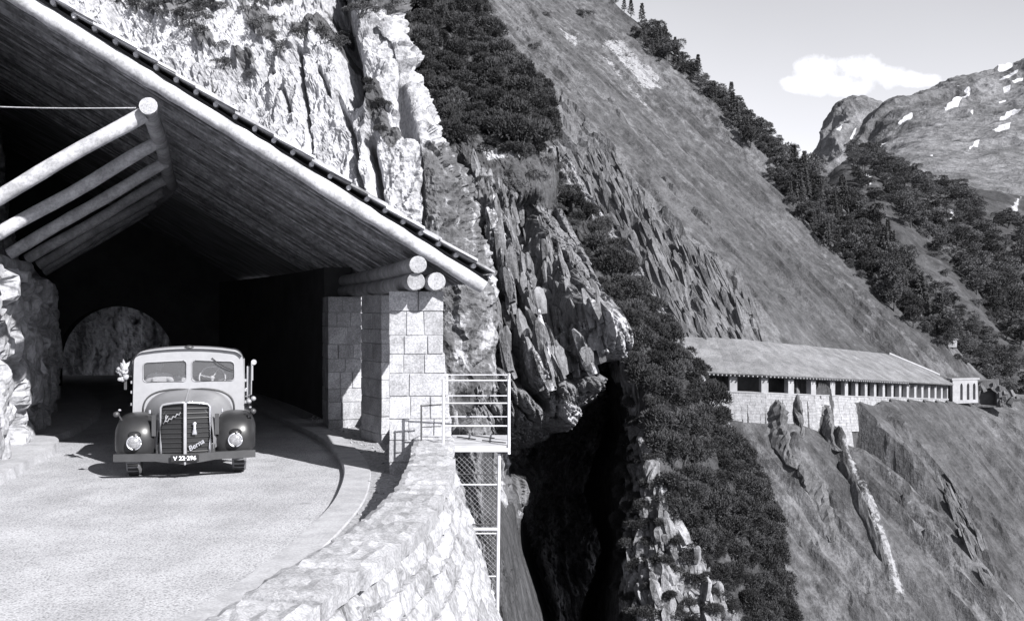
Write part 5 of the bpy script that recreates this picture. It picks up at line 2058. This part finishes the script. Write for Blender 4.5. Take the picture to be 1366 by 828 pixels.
sw = MB().tube([stc + e1 * .235 * math.cos(t) + e2 * .235 * math.sin(t) for t in np.linspace(0, 2 * math.pi, 33)], .0145, 8, False)
swo = sw.build('steering_wheel', M_WHEEL, tr, smooth=True)
for t in (60, 165, 275):
    MB().tube([stc, stc + e1 * .23 * math.cos(R(t)) + e2 * .23 * math.sin(R(t))], .010, 6).build('spoke', M_WHEEL, swo)
MB().tube([stc + Vector((0, .01, .0)), stc + Vector((0, -.22, -.45))], .022, 8).build('steering_column', M_WHEEL, swo)
MB().ball(stc, .045, 10, 8).build('hub', M_WHEEL, swo, smooth=True)
# mirrors and brackets at the cab sides
mr = MB().tube([(-1.0, CY0 + .05, 1.70), (-1.10, CY0 - .02, 1.74), (-1.10, CY0 - .02, 1.46)], .014, 6)
mro = mr.build('mirror', M_BUMP, tr)
MB().box((-1.10, CY0 - .03, 1.62), (.05, .02, .30)).build('mirror_glass', M_BUMP, mro, bevel=.008)
fl = MB()
rf_ = random.Random(5)
for k in range(9):
    a = (100, 55, 112, 75, 10, 170, 200, 250, 320)[k]
    ln_ = (.18, .15, .12, .1, .07, .09, .08, .07, .06)[k]
    d_ = Vector((math.cos(R(a)), rf_.uniform(-.5, .3), math.sin(R(a)))).normalized()
    sd_ = d_.cross(Vector((0, 1, 0))).normalized()
    o_ = Vector((-1.13 + rf_.uniform(-.05, .05), CY0 - .05, 1.82 + rf_.uniform(-.05, .05)))
    fl.loft([[o_ + d_ * ln_ * t + sd_ * w + Vector((0, e, 0)) for w, e in ((-w_2, 0), (0, -.015), (w_2, 0), (0, .015))] for t, w_2 in ((0.0, .035), (.5, .03), (1.0, .004))])
for k in range(14):
    fl.ball((-1.14 + rf_.uniform(-.08, .07), CY0 - .06 + rf_.uniform(-.03, .02), 1.79 + rf_.uniform(-.14, .07)), rf_.uniform(.03, .05), 8, 6)
tag(fl.build('bouquet', M_CAP, None), 'pale ragged bunch of flowers fixed at the passenger side of the truck cab', 'flowers')
bq = bpy.data.objects['bouquet']
bq.matrix_world = Matrix.Translation((-5.62, 17.62, 0)) @ Matrix.Rotation(R(14.5), 4, 'Z')
rm2 = MB().tube([(1.0, CY0 + .02, 1.30), (1.10, CY0 - .02, 1.34), (1.11, CY0 - .02, 1.92)], .013, 8)
rmo = rm2.build('mirror', M_ALU, tr)
MB().tube([(1.15, CY0 - .035, 1.94), (1.15, CY0 - .012, 1.94)], .05, 16).build('mirror_glass', M_CAP, rmo, angle=50)
MB().tube([(1.12, CY0 - .02, 1.88), (1.12, CY0 - .02, 1.60)], .018, 8).build('mirror_stem', M_CAB, rmo)
MB().box((1.045, CY0 + .1, 1.55), (.05, .06, .62)).build('grab_rail', M_ALU, tr, bevel=.01)
for dz in (0, .1):
    MB().ball((1.06 + dz * .8, CY0 - .1, 1.22 + dz * .5), (.05, .05, .045), 10, 8).build('horn', M_ALU, tr, smooth=True)

# load bed with stake sides behind the cab
bdm = MB().box((0, 4.7, .92), (2.16, 3.9, .12))
bed = bdm.build('load_bed', M_WOODB, tr)
for sx_ in (-1, 1):
    for k in range(4):
        MB().box((sx_ * 1.06, 4.7, 1.06 + k * .17), (.04, 3.88, .15)).build('side_board', M_WOODB, bed)
    for y_ in (2.85, 3.8, 4.7, 5.6, 6.5):
        MB().box((sx_ * 1.10, y_, 1.25), (.05, .07, .75)).build('stake', M_UNDER, bed)
for k in range(4):
    MB().box((0, 2.80, 1.06 + k * .17), (2.06, .04, .15)).build('head_board', M_WOODB, bed)

# ------------------------------------------------------------------ people in the cab
M_SKIN = pm('skin', .30, .6, 6, .1, .002)
M_SHIRT = pm('white shirt', .78, .85, 8, .06, .006)
M_HAIR = pm('dark hair', .03, .6, 20, .3, .003)
M_TROUS = pm('dark trousers', .07, .9, 8, .2, .004)
TRM = Matrix.Translation((-5.62, 17.62, 0)) @ Matrix.Rotation(R(14.5), 4, 'Z')


def person(x, y, z, arms, lean, label, shirt, scale=1.0, turn=0.0):
    """seated figure grown on a skeleton; hip at x,y,z in the truck's frame, facing -y"""
    J = {}
    J['hip'] = (0, 0, 0)
    J['belly'] = (0, -.01 + lean * .3, .18)
    J['chest'] = (0, -.02 + lean * .7, .36)
    J['neck0'] = (0, -.01 + lean, .50)
    J['neck'] = (0, -.02 + lean, .575)
    for s_, nm_ in ((-1, 'r'), (1, 'l')):
        J['sh' + nm_] = (s_ * .185, -.01 + lean, .455)
        el, wr = arms[nm_]
        J['el' + nm_], J['wr' + nm_] = el, wr
        J['th' + nm_] = (s_ * .095, -.08, -.01)
        J['kn' + nm_] = (s_ * .12, -.46, .02)
        J['an' + nm_] = (s_ * .12, -.44, -.34)
        J['to' + nm_] = (s_ * .13, -.60, -.37)
    rad = {'hip': (.15, .12), 'belly': (.145, .115), 'chest': (.165, .12), 'neck0': (.10, .075), 'neck': (.055, .058)}
    for nm_ in 'rl':
        rad.update({'sh' + nm_: (.075, .075), 'el' + nm_: (.047, .047), 'wr' + nm_: (.031, .028), 'th' + nm_: (.09, .09), 'kn' + nm_: (.062, .062), 'an' + nm_: (.042, .042), 'to' + nm_: (.04, .03)})
    E = [('hip', 'belly'), ('belly', 'chest'), ('chest', 'neck0'), ('neck0', 'neck')]
    for nm_ in 'rl':
        E += [('neck0', 'sh' + nm_), ('sh' + nm_, 'el' + nm_), ('el' + nm_, 'wr' + nm_), ('hip', 'th' + nm_), ('th' + nm_, 'kn' + nm_), ('kn' + nm_, 'an' + nm_), ('an' + nm_, 'to' + nm_)]
    # hands: palm and five fingers
    for s_, nm_ in ((-1, 'r'), (1, 'l')):
        w = Vector(J['wr' + nm_])
        d = (w - Vector(J['el' + nm_])).normalized()
        side = d.cross(Vector((0, 0, 1)))
        side = side.normalized() if side.length > .1 else Vector((1, 0, 0))
        dn = d.cross(side).normalized()
        if dn.z > 0:
            dn = -dn
        J['pa' + nm_] = tuple(w + d * .06)
        rad['pa' + nm_] = (.036, .022)
        E.append(('wr' + nm_, 'pa' + nm_))
        for k in range(4):
            o_ = side * ((k - 1.5) * .021)
            a = w + d * .095 + o_
            b = a + d * (.035 - .004 * abs(k - 1.5)) + dn * .018
            c = b + d * .008 + dn * .032
            for q, vv, r_ in (('a', a, .0105), ('b', b, .0095), ('c', c, .008)):
                J['f%s%d%s' % (nm_, k, q)] = tuple(vv)
                rad['f%s%d%s' % (nm_, k, q)] = (r_, r_)
            E += [('pa' + nm_, 'f%s%da' % (nm_, k)), ('f%s%da' % (nm_, k), 'f%s%db' % (nm_, k)), ('f%s%db' % (nm_, k), 'f%s%dc' % (nm_, k))]
        a = w + d * .045 + side * (-s_ * .038)
        b = a + d * .03 + side * (-s_ * .012) + dn * .015
        for q, vv, r_ in (('a', a, .012), ('b', b, .0095)):
            J['t%s%s' % (nm_, q)] = tuple(vv)
            rad['t%s%s' % (nm_, q)] = (r_, r_)
        E += [('pa' + nm_, 't%sa' % nm_), ('t%sa' % nm_, 't%sb' % nm_)]
    names = list(J)
    me = bpy.data.meshes.new('person')
    me.from_pydata([J[n_] for n_ in names], [(names.index(a), names.index(b)) for a, b in E], [])
    tmp = bpy.data.objects.new('tmp', me)
    C.objects.link(tmp)
    md = tmp.modifiers.new('skin', 'SKIN')
    for i, n_ in enumerate(names):
        me.skin_vertices[0].data[i].radius = rad[n_]
    me.skin_vertices[0].data[0].use_root = True
    sd = tmp.modifiers.new('sub', 'SUBSURF')
    sd.levels = 2
    sd.render_levels = 2
    dg = bpy.context.evaluated_depsgraph_get()
    bme = bpy.data.meshes.new_from_object(tmp.evaluated_get(dg))
    bpy.data.objects.remove(tmp)
    bm = bmesh.new()
    bm.from_mesh(bme)
    # head: an egg with brow, nose, chin, ears
    hc = Vector((0, -.045 + lean, .70))
    Rt = Matrix.Rotation(turn, 4, 'Z')
    nu, nv = 24, 18
    rows = []
    for j in range(nv + 1):
        la = -math.pi / 2 + math.pi * j / nv
        row = []
        for i in range(nu):
            lo = 2 * math.pi * i / nu
            dx, dy, dz = math.cos(la) * math.sin(lo), -math.cos(la) * math.cos(lo), math.sin(la)
            p = Vector((dx * .076, dy * .098, dz * .122))
            if dz < 0:
                p.x *= 1 - .28 * dz * dz
                if dy < 0:
                    p.y -= .012 * math.exp(-((dz + .75) / .25) ** 2)
            fr = max(0, -dy)
            p.y -= .028 * math.exp(-(dx / .13) ** 2 - ((dz + .13) / .16) ** 2) * fr            # nose
            p.y += .010 * (math.exp(-((abs(dx) - .36) / .16) ** 2 - ((dz - .08) / .11) ** 2)) * fr   # eye sockets
            p.y -= .006 * math.exp(-(dx / .4) ** 2 - ((dz - .24) / .10) ** 2) * fr             # brow
            p.y -= .006 * math.exp(-(dx / .26) ** 2 - ((dz + .45) / .07) ** 2) * fr            # lips
            p.x += math.copysign(.016, dx) * math.exp(-((abs(dx) - 1) / .08) ** 2 - ((dz + .02) / .24) ** 2)   # ears
            row.append(bm.verts.new(Rt @ p + hc))
        rows.append(row)
    for j in range(nv):
        for i in range(nu):
            try:
                bm.faces.new((rows[j][i], rows[j][(i + 1) % nu], rows[j + 1][(i + 1) % nu], rows[j + 1][i]))
            except ValueError:
                pass
    bmesh.ops.remove_doubles(bm, verts=bm.verts, dist=.0008)
    bm.to_mesh(bme)
    bm.free()
    bme.materials.clear()
    for mt in (M_SKIN, shirt, M_TROUS):
        bme.materials.append(mt)
    wrs = [Vector(J['wrr']), Vector(J['wrl'])]
    for p in bme.polygons:
        c = p.center
        p.use_smooth = True
        near_hand = min((c - w_3).length for w_3 in wrs)
        hand_side = any((c - Vector(J['pa' + n_])).length < .13 for n_ in 'rl') or near_hand < .02
        if hand_side or c.z > .535:
            p.material_index = 0
        elif c.z < .06 and not any((c - Vector(J['el' + n_])).length < .16 for n_ in 'rl'):
            p.material_index = 2
        else:
            p.material_index = 1
    o = link('person', bme)
    o.matrix_world = TRM @ Matrix.Translation((x, y, z)) @ Matrix.Scale(scale, 4)
    tag(o, label, 'person', 'people riding in the truck cab')
    # hair cap
    m = MB()
    rr__ = []
    for j in range(7):
        la = R(8 + 82 * j / 6)
        rr__.append([(Rt @ Vector((.083 * math.cos(la) * math.sin(t), (-.100 if math.cos(t) > .2 else -.108) * math.cos(la) * math.cos(t) + .012, .132 * math.sin(la) + .010 + (.03 if math.cos(t) > .2 and j == 0 else -.02 if j == 0 else 0)))) + hc for t in np.linspace(0, 2 * math.pi, 20, endpoint=False)])
    m.loft(rr__, caps=(False, True))
    m.build('hair', M_HAIR, o, smooth=True)
    return o


PZ = 1.20
person(-.55, CY0 + .62, PZ, {'r': ((-.27, -.10, .20), (-.16, -.33, .12)), 'l': ((.27, -.10, .20), (.14, -.33, .12))}, .0 - .16, 'passenger in white shirt at outer side of truck cab', M_SHIRT, 1.0, .15)
person(-.15, CY0 + .66, PZ - .03, {'r': ((-.22, -.08, .20), (-.10, -.30, .12)), 'l': ((.22, -.08, .20), (.10, -.30, .12))}, -.16, 'passenger in white shirt sitting in middle of truck cab', M_SHIRT, .95, -.1)
person(.46, CY0 + .78, PZ - .02, {'r': ((-.26, -.20, .30), (-.20, -.42, .44)), 'l': ((.26, -.20, .30), (.14, -.44, .40))}, -.12, 'driver in grey shirt holding the ivory steering wheel', pm('grey shirt', .32, .85, 8, .1, .005), 1.0, .05)

# ------------------------------------------------------------------ vegetation
M_PINE = leaf_mat('dwarf pine needles', .040, .30)
M_ALDER = leaf_mat('alder leaves', .055, .55)
M_FIR = leaf_mat('fir needles', .030, .3)
M_SHRUB = leaf_mat('alpine shrub leaves', .06, .35)
M_BARK = pm('bark', .06, .9, 4, .3, .01)


def leafy(seed, lobes, n, size, elong=1.0, core=True, spiky=0.0):
    """crown made of many small leaf-sized faces gathered in uneven lobes (cx,cy,cz,r)"""
    rg = np.random.default_rng(seed)
    vs, fs = [], []
    vol = np.array([l[3] ** 2 for l in lobes])
    cnt = rg.multinomial(n, vol / vol.sum())
    for (cx_, cy_, cz_, r), k in zip(lobes, cnt):
        d = rg.normal(size=(k, 3))
        d /= np.linalg.norm(d, axis=1, keepdims=True)
        d[:, 2] = np.where(d[:, 2] < -.35, -d[:, 2], d[:, 2])
        rad = r * rg.uniform(.62, 1.12, k) ** .8
        c = d * rad[:, None] * np.array([1, 1, .85]) + np.array([cx_, cy_, cz_])
        out = d + rg.normal(size=(k, 3)) * .45 + np.array([0, 0, spiky])
        out /= np.linalg.norm(out, axis=1, keepdims=True)
        sd = np.cross(out, rg.normal(size=(k, 3)))
        sd /= np.linalg.norm(sd, axis=1, keepdims=True) + 1e-9
        s = size * rg.uniform(.6, 1.4, k)
        for i in range(k):
            o_ = out[i] * s[i] * elong
            w = sd[i] * s[i] * .5
            b = len(vs)
            up = np.cross(o_, w)
            up = up / (np.linalg.norm(up) + 1e-9) * s[i] * .18
            vs += [c[i] - w * .6, c[i] + o_ * .5 - w * .5 + up, c[i] + o_, c[i] + o_ * .5 + w * .5 + up, c[i] + w * .6]
            fs += [(b, b + 1, b + 3, b + 4), (b + 1, b + 2, b + 3)]
    return vs, fs


def plant_mesh(name, vs, fs, mat, stems=()):
    m = MB()
    m.add(vs, fs)
    nl = len(m.f)
    for a, b, r0, r1 in stems:
        m.tube([a, [(p + q) / 2 + random.uniform(-.05, .05) for p, q in zip(a, b)], b], [r0, (r0 + r1) / 2, r1], 6)
    me = mesh(name, m.v, m.f)
    me.materials.append(mat)
    me.materials.append(M_BARK)
    for p in me.polygons:
        if p.index >= nl:
            p.material_index = 1
    return me


def bush_variant(seed, mat, name, n=420, size=.15, elong=1.5, spiky=.35):
    rg = np.random.default_rng(seed)
    lobes = [(0, 0, .42, .55)]
    for k in range(7):
        a = rg.uniform(0, 6.28)
        q = rg.uniform(.35, .75)
        lobes.append((math.cos(a) * q, math.sin(a) * q, rg.uniform(.15, .75), rg.uniform(.25, .42)))
    vs, fs = leafy(seed, lobes, n, size, elong, spiky=spiky)
    stems = [((0, 0, -.4), (l[0] * .8, l[1] * .8, l[2]), .05, .02) for l in lobes[1:5]]
    return plant_mesh(name, vs, fs, mat, stems)


PINES = [bush_variant(200 + k, M_PINE, 'dwarf_pine', 3800, .058, 1.9, .4) for k in range(5)]
SHRUBS = [bush_variant(220 + k, M_SHRUB, 'alpine_shrub', 900, .08, 1.3, .2) for k in range(4)]


def tree_variant(seed, mat, name, n=2000, size=.038):
    """broad tree of unit height"""
    rg = np.random.default_rng(seed)
    lobes = []
    for k in range(9):
        a = rg.uniform(0, 6.28)
        q = rg.uniform(.05, .30)
        lobes.append((math.cos(a) * q, math.sin(a) * q, rg.uniform(.30, .85), rg.uniform(.12, .20)))
    vs, fs = leafy(seed, lobes, n, size, 1.1, spiky=.1)
    stems = [((0, 0, -.15), (0.02, 0, .45), .035, .02)] + [((0.01, 0, .3), (l[0], l[1], l[2]), .016, .006) for l in lobes[:6]]
    return plant_mesh(name, vs, fs, mat, stems)


ALDERS = [tree_variant(240 + k, M_ALDER, 'alder_tree') for k in range(5)]


def fir_parts(seed, n=420):
    rg = np.random.default_rng(seed)
    vs, fs = [], []
    for k in range(n):
        t = rg.uniform(0, 1) ** .75
        z = .12 + .86 * t
        layer = .75 + .25 * math.sin(t * 40)
        r = (.20 * (1 - t) + .012) * layer * rg.uniform(.55, 1.1)
        a = rg.uniform(0, 6.28)
        c = np.array([math.cos(a) * r, math.sin(a) * r, z])
        o_ = np.array([math.cos(a), math.sin(a), -.45 + .6 * t]) * rg.uniform(.04, .085)
        w = np.array([-math.sin(a), math.cos(a), rg.uniform(-.3, .3)]) * .026
        b = len(vs)
        vs += [c - w, c + o_, c + w, c + np.array([0, 0, .03]) + o_ * .5]
        fs += [(b, b + 1, b + 3), (b + 1, b + 2, b + 3)]
    cr = mesh('crown', vs, fs)
    cr.materials.append(M_FIR)
    tk = MB().tube([(0, 0, -.08), (0, 0, .5), (0, 0, .97)], [.022, .012, .003], 7).mesh('trunk')
    tk.materials.append(M_BARK)
    return cr, tk


FIRS = [fir_parts(260 + k) for k in range(3)]


def whole_fir(k):
    cr, tk = FIRS[k]
    vs = [tuple(v.co) for v in cr.vertices]
    fs = [tuple(p.vertices) for p in cr.polygons]
    return plant_mesh('fir_tree', vs, fs, M_FIR, [((0, 0, -.08), (0, 0, .9), .02, .004)])


FIRW = [whole_fir(k) for k in range(3)]


def scatter(P, Nn, polys, spacing, seed, limit=100000, facing=.0):
    px, py = proj(P)
    sel = np.zeros(px.shape, bool)
    for poly in polys:
        sel |= polysd(px, py, poly) < 0
    if Nn is not None and facing > -1:
        vdir = np.array([0, 0, HC]) - P
        vdir /= np.linalg.norm(vdir, axis=-1, keepdims=True)
        sel &= (Nn * vdir).sum(-1) > facing
    idx = np.argwhere(sel)
    rg = np.random.default_rng(seed)
    rg.shuffle(idx)
    out, cells = [], {}
    for i, j in idx:
        p = P[i, j]
        key = tuple(np.floor(p / spacing).astype(int))
        ok = True
        for dx in (-1, 0, 1):
            for dy in (-1, 0, 1):
                for dz in (-1, 0, 1):
                    for q in cells.get((key[0] + dx, key[1] + dy, key[2] + dz), ()):
                        if np.linalg.norm(q - p) < spacing:
                            ok = False
        if ok:
            cells.setdefault(key, []).append(p)
            out.append(p)
            if len(out) >= limit:
                break
    return out


def plant(meshes, name, p, s, label, cat, group=None, sz=1.0, k=None, tilt=0.0):
    me = meshes[random.randrange(len(meshes)) if k is None else k]
    o = bpy.data.objects.new(name, me)
    C.objects.link(o)
    o.location = tuple(p)
    o.rotation_euler = (random.uniform(-tilt, tilt), random.uniform(-tilt, tilt), random.random() * 6.28)
    o.scale = (s * random.uniform(.9, 1.15), s * random.uniform(.9, 1.15), s * sz)
    tag(o, label, cat, group)
    return o


def zone(v, steps):
    for lim, words in steps:
        if v < lim:
            return words
    return steps[-1][1]


# dwarf pine on the crag
P_, N_ = SHEETS['crag']
CRP = [[(492, 5), (560, -25), (610, -25), (640, 20), (668, 68), (695, 105), (718, 140), (735, 180), (738, 198), (690, 205), (655, 196), (640, 200), (600, 198), (572, 182), (548, 158), (532, 112), (508, 62)]]
ZC = [(50, 'top edge'), (105, 'upper half'), (155, 'lower half'), (999, 'bottom fringe')]
for p in scatter(P_, N_, CRP, 1.42, 1, 112):
    zn = zone(proj(p)[1], ZC)
    plant(PINES, 'dwarf_pine', p, random.uniform(1.0, 1.55), 'dark dwarf pine in the %s of the thicket high on the crag' % zn, 'bush', 'dwarf pines in the %s of the crag thicket' % zn, random.uniform(.9, 1.5), tilt=.2)
CRB = [[(600, 210), (640, 205), (700, 208), (738, 212), (775, 262), (830, 345), (845, 380), (800, 350), (745, 290), (700, 265), (640, 245)]]
for p in scatter(P_, N_, CRB, 1.9, 2, 40):
    plant(SHRUBS, 'alpine_shrub', p, random.uniform(.45, .9), 'grey green shrub on the grassy shelf of the crag under the pine thicket', 'bush', 'shrubs on the crag shelf', .8, tilt=.2)
CRC = [[(560, 190), (545, 165), (560, 150), (580, 185)], [(640, 175), (720, 190), (735, 215), (660, 205)], [(598, 0), (570, -20), (545, -20), (490, 20), (478, 28), (450, 12), (455, -20)]]
for p in scatter(P_, N_, CRC, 1.5, 3, 24):
    plant(PINES, 'rock_bush', p, random.uniform(.6, 1.0), 'smaller dark bush on bare rock at the border of the crag thicket', 'bush', 'bushes bordering the crag thicket', 1.0, tilt=.2)
# dwarf pine down the spur
P_, N_ = SHEETS['spur']
ZS = [(350, 'at the top of the spur under the grass shelf'), (450, 'on the upper spur left of the far gallery roof'), (530, 'on the spur beside the left end of the far gallery'),
      (620, 'on the spur below the level of far gallery wall'), (690, 'low on the spur above the sunlit rock'), (999, 'at the lower tip of the spur thicket')]
for p in scatter(P_, N_, [SP_PINE], 1.45, 5, 240, -.2):
    zn = zone(proj(p)[1], ZS)
    plant(PINES, 'dwarf_pine', p, random.uniform(.95, 1.45), 'dark dwarf pine ' + zn, 'bush', 'dwarf pines ' + zn, random.uniform(.9, 1.4), tilt=.2)
for p in scatter(P_, N_, [[(840, 540), (870, 590), (925, 700), (1010, 775), (1050, 828), (1050, 900), (830, 900), (834, 640)]], 1.1, 6, 210):
    zn = zone(proj(p)[1], [(620, 'on the upper flank of the spur over the gorge'), (700, 'on the pale spur rock halfway down the gorge'), (770, 'on the lower pale rock of the spur'), (9999, 'at the very foot of the spur')])
    plant(PINES, 'rock_bush', p, random.uniform(.5, 1.05), 'small dark bush ' + zn, 'bush', 'bushes ' + zn, .9, tilt=.3)
# tufts and bushes on the pale cliff
P_, N_ = SHEETS['cliff']
for p in scatter(P_, N_, CL_GRASS[:-1], .95, 7, 150):
    plant(SHRUBS, 'alpine_shrub', p, random.uniform(.55, 1.05), 'grey tuft of shrub rooted on the ledges of the pale cliff', 'bush', 'shrubs on the pale cliff', .7, tilt=.2)
for p in scatter(P_, N_, CL_GRASS[-1:], .9, 8, 16):
    plant(PINES, 'rock_bush', p, random.uniform(.4, .65), 'small dark bush clinging to the cleft of the pale cliff', 'bush', 'small pines in the cliff cleft', .9, tilt=.3)


def near_vertex(name, x, y):
    P_, N_ = SHEETS[name]
    px, py = proj(P_)
    i, j = np.unravel_index(np.argmin((px - x) ** 2 + (py - y) ** 2), px.shape)
    return P_[i, j], N_[i, j]


q, n_ = near_vertex('cliff', 287, 148)
m = MB()
m.tube([(0, 0, -.2), (-.05, -.1, .5), (-.12, -.1, 1.1), (-.16, -.15, 1.7)], [.09, .08, .055, .02], 7)
m.tube([(-.08, -.1, .8), (.12, -.1, 1.1), (.16, -.1, 1.35)], [.05, .035, .012], 6)
m.tube([(-.05, -.1, .5), (-.2, -.15, .75)], [.03, .012], 5)
tag(m.build('dead_tree', M_BARK, None, smooth=True, loc=tuple(q + n_ * .1)), 'bare dead tree stump with a fork on the pale cliff above the gallery roof', 'dead tree')
q, n_ = near_vertex('cliff', 335, 175)
m = MB()
m.tube([(0, 0, -.1), (-.1, -.1, .4), (-.4, -.1, .7)], [.05, .035, .012], 6)
m.tube([(-.08, -.1, .3), (.1, -.1, .5)], [.03, .01], 5)
tag(m.build('dead_branch', M_BARK, None, smooth=True, loc=tuple(q + n_ * .1)), 'small crooked dead branch low on the pale cliff near the gallery roof', 'branch')

# lone bushes and skyline firs on the grass slope
for (x, y, s, lb) in ((779, 20, 2.6, 'round dark bush alone high on the open grass slope'), (728, 18, 1.6, 'faint low bush at top of grass slope left of the round bush'),
                      (898, 52, 1.6, 'round bush on the skyline just left of the lone fir'),
                      (712, 62, 1.5, 'low bush on the slope beside the upper edge of the pine thicket')):
    plant(SHRUBS, 'alpine_shrub', hill_at(x, y + 4), s, lb, 'bush', None, .8)


def fir(x, y, hpx, label, k=0, group=None):
    p = hill_at(x, y)
    h = hpx / F * p[1]
    r_ = empty('fir_tree', tuple(p), random.random() * 6)
    r_.scale = (h, h, h)
    cr, tk = FIRS[k]
    link('crown', cr, r_)
    link('trunk', tk, r_)
    return tag(r_, label, 'tree', group)


fir(846, 20, 20, 'first and leftmost of the small firs on the skyline at top of picture', 0, 'firs on the skyline')
fir(857, 26, 25, 'small fir on the skyline between the leftmost fir and the tall fir', 1, 'firs on the skyline')
fir(873, 38, 30, 'tallest fir of the skyline group, standing at its right end', 2, 'firs on the skyline')
fir(926, 74, 26, 'lone small fir on the skyline right of the firs, where the wood begins', 0, 'firs on the skyline')
for p in scatter(hp, None, [[(822, 0), (842, 8), (866, 26), (862, 30), (835, 16), (818, 4)]], 2.2, 9, 14):
    plant(SHRUBS, 'alpine_shrub', p, random.uniform(1.2, 2.0), 'low bush in the dark row under the skyline firs', 'bush', 'bushes under the skyline firs', .9)

# wood on the rib
WOOD = [[(845, 55), (870, 42), (905, 62), (940, 78), (1000, 130), (1068, 178), (1126, 240), (1174, 305), (1219, 372), (1259, 430), (1304, 488), (1310, 500), (1270, 478), (1240, 452), (1200, 425), (1150, 378),
         (1115, 345), (1070, 295), (1030, 240), (985, 178), (945, 132), (905, 96), (880, 85)]]
GW = 'trees of the wood on the rib'
wl_ = scatter(hp, None, WOOD, 2.2, 10, 345)
for k, p in enumerate(wl_):
    zn = zone(proj(p)[0], [(960, 'at the top of the wood on the rib'), (1060, 'in the upper part of the wood on the rib'), (1150, 'in the middle of the wood on the rib'),
                           (1230, 'in the lower part of the wood on the rib'), (1999, 'at the foot of the wood just above the far gallery end')])
    if random.random() < .16:
        plant(FIRW, 'fir_tree', p, random.uniform(5, 8.5), 'dark pointed fir ' + zn, 'tree', 'firs ' + zn)
    else:
        plant(ALDERS, 'alder_tree', p - np.array([0, 0, .6]), random.choice((2.6, 3.6, 4.5, 5.5, 7.2)) * random.uniform(.85, 1.15), 'bushy dark tree ' + zn, 'tree', 'trees ' + zn, random.uniform(.8, 1.15))
# trees on the valley side behind
P_, N_ = SHEETS['valley_side']
VS = [[(1128, 200), (1150, 206), (1180, 220), (1235, 246), (1290, 262), (1310, 290), (1366, 300), (1380, 330), (1380, 480), (1340, 445), (1290, 380), (1262, 345), (1240, 330), (1215, 310), (1180, 280), (1150, 262)]]
for p in scatter(P_, N_, VS, 6.2, 11, 240, -1):
    zn = zone(proj(p)[1], [(265, 'along its upper edge'), (320, 'in its middle belt'), (999, 'in its lower belt')])
    plant(ALDERS, 'deciduous_tree', p - np.array([0, 0, 1.0]), random.uniform(8, 14), 'bushy tree on the valley side behind the rib, ' + zn, 'tree', 'trees on the valley side ' + zn, random.uniform(.7, 1.0))
VS2 = [[(1200, 385), (1240, 420), (1262, 400), (1300, 440), (1340, 480), (1375, 510), (1375, 545), (1340, 530), (1310, 505), (1275, 470), (1230, 440)]]
for p in scatter(P_, N_, VS2, 4.4, 12, 70, -1):
    plant(ALDERS, 'deciduous_tree', p - np.array([0, 0, .6]), random.uniform(4, 7.5), 'bushy tree on the lower slope right of the far gallery', 'tree', 'trees right of the far gallery', random.uniform(.7, 1.0))
VS3 = [[(1240, 312), (1262, 330), (1290, 372), (1335, 430), (1380, 470), (1380, 515), (1300, 440), (1250, 380)]]
for p in scatter(P_, N_, VS3, 8.5, 13, 24, -1):
    plant(SHRUBS, 'alpine_shrub', p, random.uniform(1.8, 3.2), 'scattered shrub on the pale grass strip right of the wooded rib', 'bush', 'shrubs on the grass strip', .9)

# slabs of rock standing on the slope below the far gallery
def slab(name, pts, wd, hgt, label, seed):
    """blade of rock along a line down the slope"""
    P3 = [hill_at(x, y) for x, y in pts]
    Q = path3(P3, 26)
    rg = np.random.default_rng(seed)
    rings = []
    ph = rg.uniform(0, 6.28)
    lean = rg.uniform(-.35, .1)
    for i, c in enumerate(Q):
        t = i / 25
        env = (min(t / .10, 1) ** .6) * (min((1 - t) / .55, 1) ** .8) * (1 + .22 * math.sin(t * 17 + ph) + rg.uniform(-.16, .16)) + .05
        tdir = Q[min(i + 1, 25)] - Q[max(i - 1, 0)]
        sd = np.cross(tdir, [0, 0, 1])
        sd /= np.linalg.norm(sd)
        nn = np.cross(sd, tdir)
        nn /= np.linalg.norm(nn)
        row = []
        # a blade: broad foot, two flanks broken by ledges, narrow crest
        for (u_, h_) in ((-1.0, -.8), (-.9, -.1), (-.62, .35), (-.45, .75), (-.12 + lean * .3, 1.0), (.16 + lean * .3, .92), (.42, .5), (.70, .2), (1.0, -.25), (1.0, -.8)):
            row.append(c + sd * (u_ * wd + rg.uniform(-.13, .13) * wd) * (.35 + .65 * env) + nn * (h_ * hgt * env + rg.uniform(-.10, .10) * hgt))
        rings.append(row)
    o = MB().loft(rings).build(name, M_SLAB, None)
    tag(o, label, 'rock')
    return o


slab('rock_slab', [(1036, 545), (1042, 585), (1054, 625), (1066, 650)], 1.5, 1.4, 'tall dark rock slab leaning against the retaining wall of the far gallery, left of the white chute', 21)
slab('rock_pinnacle', [(1057, 528), (1062, 545), (1068, 570), (1072, 590)], .8, 1.1, 'narrow dark rock pinnacle rising just right of the tall leaning slab', 22)
slab('rock_fin', [(1092, 550), (1101, 572), (1112, 594), (1121, 612)], .9, 1.0, 'black rock fin at the top of the white chute under the far gallery', 23)
slab('rock_outcrop', [(1070, 640), (1088, 655), (1104, 690), (1112, 720)], 1.6, 1.0, 'rounded dark outcrop halfway down the slope left of the white chute', 24)
slab('rock_rib', [(1122, 618), (1142, 660), (1162, 705), (1188, 775)], .6, .9, 'long low rock rib along the shaded edge of the white chute', 25)
